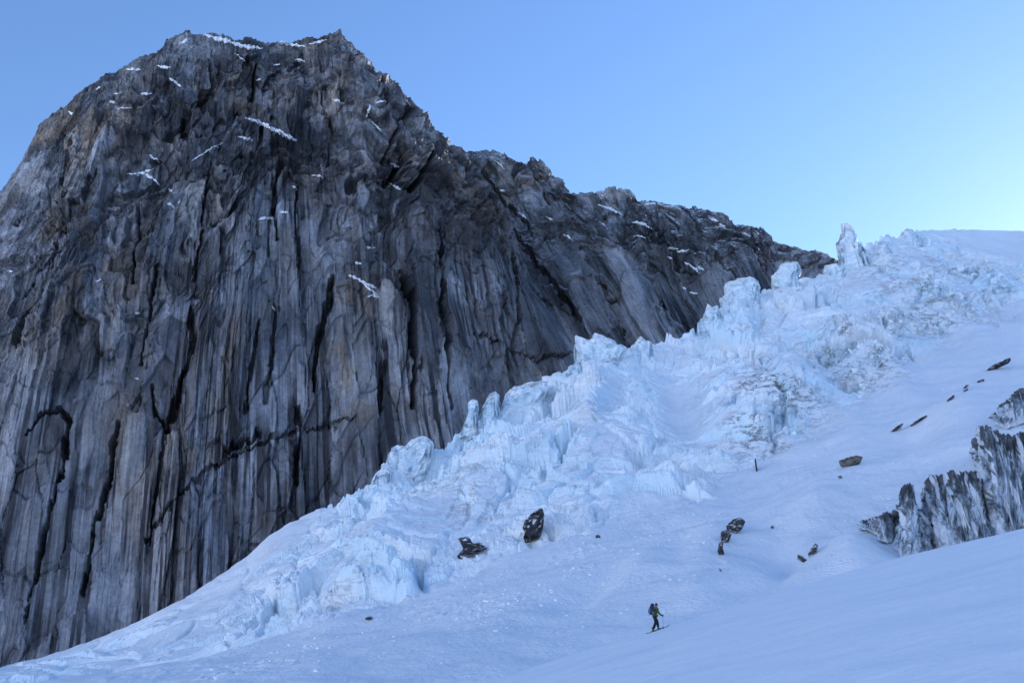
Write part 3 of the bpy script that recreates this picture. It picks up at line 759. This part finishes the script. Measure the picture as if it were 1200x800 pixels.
SERACS = [
    ([(972, 348), (981, 318), (984, 300), (984, 287), (989, 279), (994, 274), (992, 267), (997, 265), (1004, 270), (1008, 275), (1006, 284), (1012, 291), (1016, 310), (1026, 345)], .75, 'tall leaning ice pillar, the highest tower on the icefall skyline'),
    ([(904, 332), (905, 324), (912, 317), (917, 310), (926, 308), (936, 311), (939, 319), (935, 327), (937, 345), (910, 348)], .8, 'mushroom shaped ice block with a rounded snow cap left of the tall pillar'),
    ([(846, 376), (846, 358), (844, 351), (851, 347), (850, 337), (861, 329), (872, 326), (882, 326), (887, 330), (891, 340), (889, 360), (884, 378)], .8, 'broad square topped ice tower standing against the far rock ridge'),
    ([(814, 395), (818, 380), (826, 371), (831, 358), (836, 364), (843, 360), (847, 385), (835, 400)], .7, 'jagged twin pointed ice tower below the square topped one'),
    ([(673, 420), (675, 404), (673, 391), (683, 398), (692, 398), (697, 387), (708, 394), (721, 402), (735, 412), (722, 425), (700, 440), (680, 436)], .6, 'snow topped ice fin with two horns in front of the dark wall'),
    ([(650, 462), (660, 444), (672, 430), (684, 417), (690, 430), (696, 462), (680, 472)], .7, 'smooth cone of ice directly below the two horned fin'),
    ([(735, 425), (740, 408), (746, 401), (752, 396), (758, 402), (764, 401), (766, 412), (763, 432), (748, 436)], .7, 'small pointed ice peak with a dark slot on the skyline'),
    ([(538, 505), (546, 490), (550, 480), (548, 473), (553, 469), (559, 471), (561, 478), (560, 490), (560, 505)], .8, 'slender ice tower with a round snowball head'),
    ([(558, 510), (562, 488), (567, 474), (574, 464), (580, 460), (585, 466), (586, 485), (582, 510)], .8, 'upright ice tower right of the snowball headed one'),
    ([(584, 500), (588, 478), (593, 460), (604, 455), (622, 450), (642, 447), (646, 460), (634, 478), (610, 498)], .7, 'large tilted slab of ice with a flat snowy top'),
    ([(452, 556), (455, 535), (458, 526), (465, 522), (475, 524), (480, 517), (490, 511), (500, 511), (507, 520), (508, 540), (495, 558), (470, 565)], .7, 'blocky ice lump with a notched top on the lower skyline'),
    ([(433, 585), (436, 562), (440, 555), (450, 549), (458, 553), (458, 575), (450, 592)], .8, 'small square ice block one step below the notched lump'),
    ([(400, 616), (403, 600), (406, 590), (417, 582), (423, 588), (425, 606), (420, 622)], .7, 'split ice block with a dark cleft on the lowest icefall step'),
    ([(1052, 296), (1056, 280), (1059, 272), (1066, 269), (1075, 275), (1080, 290), (1074, 300)], .8, 'rounded ice block on the plateau edge right of the tall pillar'),
    ([(963, 338), (966, 320), (969, 312), (982, 310), (990, 318), (990, 340)], .9, 'blue shadowed ice block at the foot of the tall pillar'),
    ([(1022, 330), (1026, 296), (1034, 285), (1044, 286), (1048, 300), (1050, 326)], .7, 'ribbed ice buttress just right of the tall pillar'),
]
for i, (ol, dp, lab) in enumerate(SERACS):
    o_ = np.array(ol)
    r_ = float(at(SIL_R, o_[:, 0].mean())) - 3.0
    s = solid('serac', ol, M_SERAC, dp, 5, 60 + 7 * i, rr=r_, rough=.10, cell=.38, smooth=False, sink=.6)
    tag(s, lab, 'ice tower', 'ice towers along the icefall skyline')

BOULDERS = [
    ([(631, 591), (635, 589), (637, 597), (636, 612), (632, 622), (625, 625), (618, 630), (614, 622), (616, 616), (613, 612), (616, 603), (622, 598), (627, 594)], M_STONE, .5, 'upright dark wedge of rock with a pale spot in the lower icefall'),
    ([(537, 627), (545, 624), (551, 628), (551, 633), (560, 631), (571, 637), (562, 641), (548, 645), (540, 651), (537, 646), (543, 638)], M_STONE, .6, 'low dark rock with snow on it left of the upright wedge'),
    ([(985, 538), (993, 535), (1003, 533), (1010, 535), (1007, 540), (999, 544), (991, 546), (986, 543)], M_GREY, .8, 'smooth grey boulder alone on the snow slope at right'),
    ([(868, 604), (873, 609), (868, 617), (861, 622), (852, 620), (852, 613), (859, 606)], M_STONE, .7, 'dark rock, upper one of the broken group in mid slope'),
    ([(846, 620), (852, 619), (857, 624), (853, 632), (846, 633), (845, 626)], M_STONE, .7, 'dark rock in the middle of the broken group in mid slope'),
    ([(843, 634), (848, 633), (847, 640), (848, 646), (843, 648), (841, 643)], M_STONE, .7, 'small dark rock, lowest of the broken group in mid slope'),
    ([(956, 634), (959, 636), (956, 645), (949, 651), (947, 646), (951, 640)], M_STONE, .6, 'narrow dark rock half buried below the grey boulder'),
    ([(936, 648), (941, 650), (946, 655), (942, 658), (935, 653)], M_STONE, .6, 'tiny flat dark rock left of the narrow half buried one'),
    ([(698, 626), (702, 625), (704, 629), (701, 630), (698, 629)], M_STONE, .8, 'lone small dark stone right of the upright wedge'),
    ([(903, 616), (906, 614), (907, 618), (904, 619)], M_STONE, .8, 'lone pebble sized dark stone between the two dark rock groups'),
    ([(982, 557), (986, 556), (987, 560), (983, 560)], M_STONE, .8, 'tiny dark stone just below the grey boulder'),
    ([(428, 722), (433, 720), (437, 722), (434, 725), (429, 725)], M_STONE, .8, 'lone small dark stone low on the left snow tongue'),
    ([(842, 663), (845, 666), (846, 669), (843, 667)], M_STONE, .8, 'sliver of dark stone under the broken group in mid slope'),
    ([(885, 536), (886.6, 535.5), (887.2, 550), (885.4, 551)], M_STONE, .8, 'thin upright dark sliver standing in for a crack at the foot of the dirty ice humps'),  # dark solid put in for a dark crack line in the ice
    ([(1154, 432), (1165, 424), (1180, 420), (1187, 418), (1184, 423), (1170, 428), (1160, 433)], M_STONE, .5, 'long flat dark rock, highest of the row on the right slope'),
    ([(1128, 454), (1133, 449), (1136, 450), (1131, 455)], M_STONE, .6, 'dark sliver second from the top of the row on the right slope'),
    ([(1143, 446), (1153, 443), (1155, 445), (1146, 448)], M_STONE, .6, 'thin dark sliver right beside the second one in the slope row'),
    ([(1108, 468), (1118, 461), (1120, 463), (1111, 470)], M_STONE, .6, 'dark sliver in the middle of the row on the right slope'),
    ([(1128, 457), (1135, 454), (1135, 456), (1129, 459)], M_STONE, .6, 'small dark sliver just above the middle of the slope row'),
    ([(1064, 497), (1078, 488), (1089, 483), (1087, 487), (1074, 494), (1066, 498)], M_STONE, .6, 'long dark sliver near the low end of the slope row'),
    ([(1042, 504), (1052, 497), (1060, 494), (1057, 498), (1046, 505)], M_STONE, .6, 'dark sliver lowest of the row on the right slope'),
]
for i, (ol, mt, dp, lab) in enumerate(BOULDERS):
    o_ = np.array(ol, float); c_ = o_.mean(0)
    big_ = (o_.max(0) - o_.min(0)).max()
    r_ = min(dist_at(x_, y_) for x_, y_ in list(o_) + [c_]) - .012 * big_
    gw = .82 if i >= 14 else 1.0 if big_ <= 6 else 1.06
    ol = [(c_[0] + (x_ - c_[0]) * gw, c_[1] + (y_ - c_[1]) * gw) for x_, y_ in ol]
    ol = [(x_, y_ + .16 * (o_[:, 1].max() - o_[:, 1].min())) for x_, y_ in ol]
    b_ = solid('boulder', ol, mt, dp, 4 if big_ > 12 else 3, 300 + 11 * i, rr=r_, rough=.11, cell=.6)
    tag(b_, lab, 'rock', 'rocks lying on the snow')

# ------------------------------------------------------------------ the dirty ice walls at the right
def ice_wall(top, bot, seed, label, inset=10, ridge=()):
    top, bot = np.array(top, float), np.array(bot, float)
    n, m = 260, 170
    u = np.linspace(0, 1, n)
    ut = np.linspace(0, 1, len(top)); ub = np.linspace(0, 1, len(bot))
    xt, yt = np.interp(u, ut, top[:, 0]), np.interp(u, ut, top[:, 1])
    xb, yb = np.interp(u, ub, bot[:, 0]), np.interp(u, ub, bot[:, 1]) + 5
    rb = blur(np.array([dist_at(a, min(b, float(at(C1, a)) - 2)) for a, b in zip(xb[::4], yb[::4])]).repeat(4)[:n], 20, 0) - 1.5
    dtop = blur(np.array([dist_at(a, b) for a, b in zip(xt[::4], yt[::4])]).repeat(4)[:n], 20, 0) - .4
    rt = np.minimum(dtop, rb + inset)
    curl = (np.abs(u - .5) * 2) ** 6 * 8
    B, Tp = unproject(xb, yb, rb + curl), unproject(xt, yt, rt + curl)
    t = np.linspace(0, 1, m)[:, None]
    P = B[None] + (Tp - B)[None] * t[..., None]
    W = np.linalg.norm(np.diff(Tp, axis=0), axis=-1).sum(); Hm = np.linalg.norm(Tp - B, axis=-1).mean()
    S = np.broadcast_to(u * W, (m, n)); H = np.broadcast_to(t * Hm, (m, n))
    w = fbm(S / 4, H / 6, seed, 3)
    dd = 1.5 * fbm((S + w) / 5, H / 14, seed + 1, 3) + .5 * ridged((S + w) / 2.6, H / 14, seed + 2, 3)
    f1, f2, a, b, ox, oy = worley((S + w) / 3, (H + w) / 4, seed + 3)
    dd = dd + (a - .5) * .6 + oy * (b - .3) * .8 + .22 * fbm(S, H, seed + 4, 4, .6)
    f1, f2, a2, b2, ox, oy = worley((S + w) / 1.0, (H + w) / 1.3, seed + 13)
    topb = sstep(.72, .95, t + .10 * fbm(S / 1.5, H / 2, seed + 7, 3))
    dd = dd + topb * ((a2 - .5) * .5)
    dd = dd * .62 * (1 - .5 * sstep(.9, 1, t))
    out = normals(blur(blur(P, 10, 0), 10, 1)); out = np.where(out[..., 1:2] > 0, -out, out)
    P = P + out * dd[..., None]
    jag = .5 * fbm(S[0] / 1.2, np.full(n, 1.5), seed + 8, 4) + .3 * np.abs(pn(S[0] / .6, np.full(n, .3), seed + 9))
    P[:, :, 2] += (t ** 14) * .5 * jag[None]
    stain_dark = np.clip(.85 * sstep(.62, .9, t + .3 * fbm(S / 2.2, H / 2.5, seed + 5, 4, .6)) + .7 * topb * sstep(.0, .4, fbm(S / 1.2, H / 1.2, seed + 6, 4)), 0, 1) * .9
    pale = sstep(.30, .46, fbm(S / 4.6 + .3 * w, H / 3.6 + .25 * S, seed + 17, 4, .55)) * .95
    pale = np.maximum(pale, sstep(.22, .04, t + .12 * fbm(S / 2, H / 2, seed + 18, 3)))
    stain_dark = stain_dark * (1 - pale * (t < .9))
    for (x, y, sx, sy, rot) in ridge:
        px = xb + (xt - xb) * t; py = yb + (yt - yb) * t
        c_, s_ = math.cos(R(rot)), math.sin(R(rot)); dx, dy = px - x, py - y
        pale = np.maximum(pale, sstep(1.1, .8, np.maximum(np.abs((dx * c_ + dy * s_) / sx), np.abs((-dx * s_ + dy * c_) / sy))))
    back_ = P[-1].copy(); hd = np.hypot(back_[:, 0], back_[:, 1])[:, None]
    b1 = back_.copy(); b1[:, :2] += back_[:, :2] / hd * 3; b1[:, 2] -= .2
    b2_ = back_.copy(); b2_[:, :2] += back_[:, :2] / hd * 26; b2_[:, 2] -= 2
    P = np.concatenate([P, b1[None], b2_[None]], 0)
    ex = lambda a: np.concatenate([a, np.zeros((2, n))], 0)
    exp_ = np.concatenate([pale, np.ones((2, n))], 0)
    o = grid_mesh('ice_cliff', P, M_DIRTY, {'stain_dark': ex(stain_dark), 'pale': exp_}, np.stack([np.concatenate([S, S[-1:], S[-1:]]), np.concatenate([H, H[-1:] + 3, H[-1:] + 9])], -1))
    tag(o, label, 'ice cliff', 'dirty ice cliffs breaking through the right slope')

ice_wall([(1000, 611), (1015, 610), (1024, 607), (1032, 601), (1039, 599), (1043, 604)], [(1000, 615), (1014, 617), (1024, 619), (1031, 627), (1038, 632), (1046, 628)], 39,
         'low dark dirty ice band at the far left end of the ice cliffs', 3)
ice_wall([(1040, 620), (1045, 600), (1051, 582), (1058, 570), (1066, 566), (1071, 574), (1076, 592), (1084, 608), (1094, 626)],
         [(1042, 630), (1047, 636), (1053, 646), (1062, 662), (1078, 662), (1090, 658), (1100, 653), (1108, 650)], 40, 'narrow dirty ice fin with a pointed top among the ice cliffs', 8)
ice_wall([(1080, 590), (1080, 572), (1086, 560), (1096, 556), (1106, 557), (1118, 551), (1130, 554), (1142, 552), (1150, 560), (1156, 575), (1160, 590)],
         [(1082, 605), (1092, 630), (1104, 645), (1118, 660), (1130, 660), (1142, 656), (1154, 652), (1166, 648), (1176, 644)], 41, 'widest dirty ice cliff with black streaks fanning down its face', 10, [(1100, 622, 6, 34, -38)])
ice_wall([(1140, 535), (1141, 515), (1143, 503), (1152, 499), (1162, 502), (1174, 507), (1186, 511), (1200, 508), (1216, 506), (1240, 500)],
         [(1142, 560), (1154, 585), (1166, 610), (1180, 640), (1196, 640), (1212, 636), (1230, 630), (1250, 625)], 42, 'tall ice cliff at the right edge with a dark jagged left rim', 12)
ice_wall([(1160, 489), (1167, 480), (1176, 473), (1183, 467), (1188, 459), (1196, 456), (1212, 453), (1240, 448)],
         [(1163, 491), (1170, 493), (1178, 498), (1188, 495), (1200, 490), (1216, 490), (1245, 488)], 43, 'dark rubbly ice outcrop highest on the right edge', 5)
print('walls', round(time.time() - T0, 1))

# ------------------------------------------------------------------ loose snow lumps below the icefall
rng = np.random.default_rng(5)
V0, F0 = ico(1)
VV, FF, off = [], [], 0
for i in range(1100):
    px = rng.uniform(230, 1180)
    lo = float(at(LOW, px)); c1 = float(at(C1, px))
    py = lo + 6 + (c1 - lo - 10) * rng.beta(1, 2.2)
    if rng.random() > .25 + .75 * math.exp(-((px - 660) / 130) ** 2): continue
    h = hit(px, py)
    if not h: continue
    s = .06 + .17 * rng.random() ** 3
    v = V0 * (1 + .25 * rng.standard_normal((len(V0), 1)).clip(-1, 1)) * s * np.array([1.2, 1, .8])
    VV.append(v + np.array(h[:]) + [0, 0, s * .3]); FF.append(F0 + off); off += len(V0)
me = bpy.data.meshes.new('snow_lumps'); fill_mesh(me, np.concatenate(VV), np.concatenate(FF), False)
tag(link('snow_lumps', me, M_SNOW), 'loose lumps of snow scattered on the slope below the icefall', None, None, 'stuff')

# broken ice blocks all over the icefall
cube = np.array([[x, y, z] for x in (-1, 1) for y in (-1, 1) for z in (-1, 1)], float)
cf = np.array([[0, 1, 3, 2], [4, 6, 7, 5], [0, 4, 5, 1], [2, 3, 7, 6], [0, 2, 6, 4], [1, 5, 7, 3]])
VV, FF, off = [], [], 0
cand = np.argwhere((rough * (.25 + sharp) > .45) & (TT > .42))
rng.shuffle(cand)
n_ = 0
for (i, j_) in cand[:60000]:
    if n_ >= 3200: break
    if rng.random() > rough[i, j_] * sharp[i, j_]: continue
    s_ = GR[i, j_] / 280 * (.22 + .75 * rng.random() ** 4)
    a_ = rng.random() * 6.28; ca, sa = math.cos(a_), math.sin(a_)
    q = rng.standard_normal((3, 3)) * .22 + np.array([[ca, -sa, 0], [sa, ca, 0], [0, 0, 1]])
    v = (cube * (1 + .35 * rng.standard_normal((8, 3)).clip(-1.2, 1.2)) * s_ * np.array([.8, .8, .5 + .8 * rng.random()])) @ q.T
    VV.append(v + GD[i, j_] + [0, 0, s_ * .12]); FF.append(cf + off); off += 8; n_ += 1
me = bpy.data.meshes.new('ice_rubble'); fill_mesh(me, np.concatenate(VV), np.concatenate(FF), False)
tag(link('ice_rubble', me, M_SERAC), 'angular broken ice blocks littering the icefall', None, None, 'stuff')

# ------------------------------------------------------------------ the ski tourer
def fore_hit(px, py):
    d_ = ray(px, py); r0 = 20.0
    for r0 in np.arange(15, 90, .02):
        p = Vector((0, 0, CAM_H)) + d_ * float(r0)
        if p.z < float(fore_z(np.array([p.x]), np.array([p.y]))[0]): return p
    return p
feet = fore_hit(768, 739)
gz = lambda x, y: float(fore_z(np.array([x]), np.array([y]))[0])
def skin_chain(name, pts, edges, mat, parent, sub=2):
    me = bpy.data.meshes.new(name)
    me.from_pydata([p[:3] for p in pts], edges, []); me.update()
    o = link(name, me, mat, parent)
    m = o.modifiers.new('skin', 'SKIN'); m.use_smooth_shade = True
    for i, p in enumerate(pts):
        r = p[3]; me.skin_vertices[0].data[i].radius = (r if np.isscalar(r) else r[0], r if np.isscalar(r) else r[1])
    me.skin_vertices[0].data[0].use_root = True
    s = o.modifiers.new('subdivision', 'SUBSURF'); s.levels = s.render_levels = sub
    return o
def tube(name, pts, mat, parent=None, seg=8):
    """lofted tube through points (x, y, z, r)"""
    bm = bmesh.new(); rings = []
    for i, p in enumerate(pts):
        a = Vector(pts[max(i - 1, 0)][:3]); b = Vector(pts[min(i + 1, len(pts) - 1)][:3])
        q = (b - a).to_track_quat('Z', 'Y')
        rings.append([bm.verts.new(Vector(p[:3]) + q @ Vector((math.cos(k * 2 * math.pi / seg) * p[3], math.sin(k * 2 * math.pi / seg) * p[3], 0))) for k in range(seg)])
    for a, b in zip(rings, rings[1:]):
        for k in range(seg): bm.faces.new((a[k], a[(k + 1) % seg], b[(k + 1) % seg], b[k]))
    bm.faces.new(rings[0][::-1]); bm.faces.new(rings[-1])
    me = bpy.data.meshes.new(name); bm.to_mesh(me); bm.free()
    for f in me.polygons: f.use_smooth = True
    return link(name, me, mat, parent)
def box(name, size, loc, mat, parent=None, bev=.03, taper=1.0):
    bm = bmesh.new(); bmesh.ops.create_cube(bm, size=1)
    for v in bm.verts:
        k = taper if v.co.z > 0 else 1
        v.co = Vector((v.co.x * size[0] * k, v.co.y * size[1] * k, v.co.z * size[2]))
    bmesh.ops.bevel(bm, geom=bm.edges[:], offset=bev, segments=3, affect='EDGES')
    me = bpy.data.meshes.new(name); bm.to_mesh(me); bm.free()
    for f in me.polygons: f.use_smooth = True
    o = link(name, me, mat, parent); o.location = loc
    return o

SKIN = plain('skin', (.45, .27, .2)); HAT = plain('dark_knit', (.02, .02, .028)); JACKET = plain('green_fabric', (.05, .10, .015))
TROUSER = plain('black_fabric', (.012, .012, .018)); GLOVE = plain('dark_glove', (.018, .017, .02)); BOOT = plain('boot_shell', (.07, .11, .03), .4)
PACK = plain('pack_fabric', (.035, .045, .075)); PACK2 = plain('pack_panel', (.14, .17, .24)); SKI = plain('ski_top', (.03, .03, .035), .35); POLE = plain('pole_shaft', (.05, .05, .055), .35)

HEAD = R(22)                                           # walks to the right, uphill and slightly away
person = bpy.data.objects.new('person', None); col.objects.link(person)
person.location = feet; person.rotation_euler = (0, 0, HEAD)
tag(person, 'ski tourer in green jacket and black trousers walking up the snow', 'person')
ch, sh = math.cos(HEAD), math.sin(HEAD)
def gl(x, y):                                          # height of the snow in the person's own frame
    return gz(feet.x + x * ch - y * sh, feet.y + x * sh + y * ch) - feet.z
# frame: +x forward, +y left. rear (right) foot at x=-.20, front (left) foot at x=.30
rf, lf = (-.26, -.13), (.36, .15)
rz, lz = gl(*rf) + .05, gl(*lf) + .05
hip = .93
J = [(0, 0, hip, .125), (.03, 0, hip + .18, .125), (.09, 0, hip + .38, .165), (.13, 0, hip + .50, .09), (.155, 0, hip + .575, .055), (.17, 0, hip + .65, .07),
     (-.02, -.10, hip - .08, .10), (-.02, -.12, .52 + rz * .5, .072), (rf[0] - .02, rf[1], rz + .10, .048),
     (.04, .10, hip - .08, .10), (.26, .125, .58 + lz * .6, .072), (lf[0] - .03, lf[1], lz + .10, .048),
     (.10, -.20, hip + .45, .065), (.17, -.29, hip + .20, .048), (.40, -.30, hip + .06, .034),
     (.10, .20, hip + .45, .065), (.08, .29, hip + .19, .048), (.30, .31, hip + .05, .034)]
E = [(0, 1), (1, 2), (2, 3), (3, 4), (4, 5), (0, 6), (6, 7), (7, 8), (0, 9), (9, 10), (10, 11), (2, 12), (12, 13), (13, 14), (2, 15), (15, 16), (16, 17)]
body = skin_chain('body', J, E, SKIN, person)
g_ = lambda i, k, dz=0: (J[i][0], J[i][1], J[i][2] + dz, J[i][3] + k)
skin_chain('trousers', [g_(0, .035), g_(6, .025), g_(7, .028), g_(8, .035, -.02), g_(9, .025), g_(10, .028), g_(11, .035, -.02), (J[0][0], 0, hip + .1, .155)],
           [(0, 1), (1, 2), (2, 3), (0, 4), (4, 5), (5, 6), (0, 7)], TROUSER, person)
skin_chain('jacket', [(.0, 0, hip - .04, .185), (.0, 0, hip + .08, .18), g_(1, .03), g_(2, .03), g_(3, .03, .0), g_(12, .022), g_(13, .02), g_(14, .016), g_(15, .022), g_(16, .02), g_(17, .016)],
           [(0, 1), (1, 2), (2, 3), (3, 4), (3, 5), (5, 6), (6, 7), (3, 8), (8, 9), (9, 10)], JACKET, person)
# head with a face, bent a little forward
bm = bmesh.new(); bmesh.ops.create_uvsphere(bm, u_segments=24, v_segments=16, radius=.105)
for v in bm.verts:
    x, y, z = v.co
    v.co = Vector((x * (1.02 if z > 0 else .96 + z * 1.2), y * (.80 + (.9 * z if z < 0 else 0)), z * 1.2))
    if x > .06 and abs(y) < .02 and -.04 < z < .02: v.co.x += .024 * (1 - abs(y) / .02)
me = bpy.data.meshes.new('head'); bm.to_mesh(me); bm.free()
for f in me.polygons: f.use_smooth = True
head = link('head', me, SKIN, person); head.location = (.185, 0, hip + .70); head.rotation_euler = (0, R(12), R(62))
for s in (-1, 1):
    box('ear', (.03, .014, .055), (0, s * .088, -.01), SKIN, head, .006)
    box('eye', (.012, .022, .012), (.098, s * .032, .018), HAT, head, .004)
box('mouth', (.01, .042, .008), (.085, 0, -.062), plain('lips', (.3, .12, .1)), head, .003)
bm = bmesh.new(); bmesh.ops.create_uvsphere(bm, u_segments=24, v_segments=14, radius=.118)
bmesh.ops.delete(bm, geom=[v for v in bm.verts if v.co.z < -.01 - .25 * max(0, -v.co.x)], context='VERTS')
for v in bm.verts: v.co = Vector((v.co.x * 1.02, v.co.y * .86, v.co.z * 1.15 + .03))
me = bpy.data.meshes.new('hat'); bm.to_mesh(me); bm.free()
for f in me.polygons: f.use_smooth = True
hat = link('hat', me, HAT, person); hat.location = (.18, 0, hip + .70); hat.rotation_euler = (0, R(12), R(62))
for s, wi in ((-1, 14), (1, 17)):                      # gloved hands closed round the pole grips
    wx, wy, wz = J[wi][:3]
    hand = tube('glove', [(wx - .03, wy, wz + .01, .042), (wx + .02, wy, wz, .046), (wx + .07, wy, wz - .01, .05), (wx + .10, wy, wz - .015, .04)], GLOVE, person, 10)
    for f in range(4):
        zz = wz + .028 - f * .023; ln = (.045, .052, .05, .04)[f]
        tube('finger', [(wx + .085, wy - s * .02, zz, .0125), (wx + .11 + ln * .3, wy - s * .035, zz - .004, .012), (wx + .115 + ln * .2, wy - s * .062, zz - .006, .011), (wx + .085, wy - s * .075, zz - .006, .009)], GLOVE, hand, 7)
    tube('thumb', [(wx + .04, wy - s * .03, wz + .03, .014), (wx + .07, wy - s * .055, wz + .045, .013), (wx + .095, wy - s * .07, wz + .04, .010)], GLOVE, hand, 7)
def boot(x, y, z, pitch):
    b = tube('boot', [(x - .03, y, z + .26, .062), (x - .03, y, z + .14, .066), (x - .045, y, z + .06, .066), (x + .02, y, z + .035, .06), (x + .12, y, z + .02, .05), (x + .19, y, z + .012, .035)], BOOT, person, 12)
    return b
boot(rf[0], rf[1], rz, 0); boot(lf[0], lf[1], lz, 0)

def free(name, label, cat, group=None):
    o = bpy.data.objects.new(name, None); col.objects.link(o)
    o.location = feet; o.rotation_euler = (0, 0, HEAD)
    return tag(o, label, cat, group)
pk = free('backpack', 'large dark blue grey backpack on the ski tourer', 'backpack')
def pack_bag(name, size, loc, mat, parent, taper):
    b = box(name, size, loc, mat, parent, .07, taper); b.rotation_euler = (0, R(12), 0); return b
pack_bag('bag', (.30, .38, .62), (-.20, 0, hip + .42), PACK, pk, .86)
pack_bag('lid', (.32, .36, .15), (-.13, 0, hip + .76), PACK, pk, .8)
pack_bag('front_pocket', (.08, .24, .34), (-.385, 0, hip + .38), PACK2, pk, .9)
for s in (-1, 1):
    tube('shoulder_strap', [(-.03, s * .11, hip + .62, .022), (.10, s * .12, hip + .63, .024), (.24, s * .13, hip + .50, .024), (.20, s * .15, hip + .26, .018), (-.06, s * .17, hip + .18, .016)], PACK, pk)
    pack_bag('side_pocket', (.18, .06, .26), (-.22, s * .20, hip + .24), PACK2, pk, .85)
for (fx, fy), lab in ((rf, 'rear black ski under the trailing boot of the ski tourer'), (lf, 'front black ski under the leading boot of the ski tourer')):
    sk = free('ski', lab, 'ski', 'pair of skis')
    bm = bmesh.new(); rows = []
    for q in range(25):
        x = -.52 + 1.35 * q / 24; w = .052 + .012 * abs((q - 12) / 12) - (.03 * max(0, (q - 21) / 3) + (.02 if q == 0 else 0))
        lift = .10 * max(0, (q - 20) / 4) ** 1.6
        z = gl(fx + x, fy) + .045 + lift
        rows.append([bm.verts.new((fx + x, fy + k * w, z + t_)) for k, t_ in ((-1, 0), (1, 0), (1, -.018), (-1, -.018))])
    for a, b in zip(rows, rows[1:]):
        for k in range(4): bm.faces.new((a[k], a[(k + 1) % 4], b[(k + 1) % 4], b[k]))
    bm.faces.new(rows[0]); bm.faces.new(rows[-1][::-1])
    me = bpy.data.meshes.new('blade'); bm.to_mesh(me); bm.free()
    link('blade', me, SKI, sk)
    box('binding', (.30, .07, .03), (fx + .02, fy, gl(fx, fy) + .06), BOOT, sk, .008)
for wi, tip, lab in ((14, (.36, -.42), 'near ski pole in the right hand of the ski tourer'), (17, (.22, .42), 'far ski pole in the left hand of the ski tourer')):
    po = free('ski_pole', lab, 'ski pole', 'pair of ski poles')
    hx, hy, hz = J[wi][0] + .095, J[wi][1] - math.copysign(.045, J[wi][1]), J[wi][2]
    tx_, ty_ = tip; tz_ = gl(tx_, ty_) - .03
    a, b = Vector((hx, hy, hz + .05)), Vector((tx_, ty_, tz_)); at_ = lambda f: (a + (b - a) * f)
    tube('shaft', [(*at_(.12), .007), (*at_(.6), .006), (*at_(1), .004)], POLE, po)
    tube('grip', [(*at_(-.02), .017), (*at_(.06), .015), (*at_(.13), .014)], GLOVE, po)
    tube('basket', [(*at_(.93), .045), (*at_(.945), .045)], GLOVE, po, 12)
print('done', round(time.time() - T0, 1))
for o in list(scene.objects):                          # a person of 1.75 m
    if o.type == 'EMPTY' and o.name.split('.')[0] in ('person', 'backpack', 'ski', 'ski_pole'): o.scale = (.93, .93, .93)
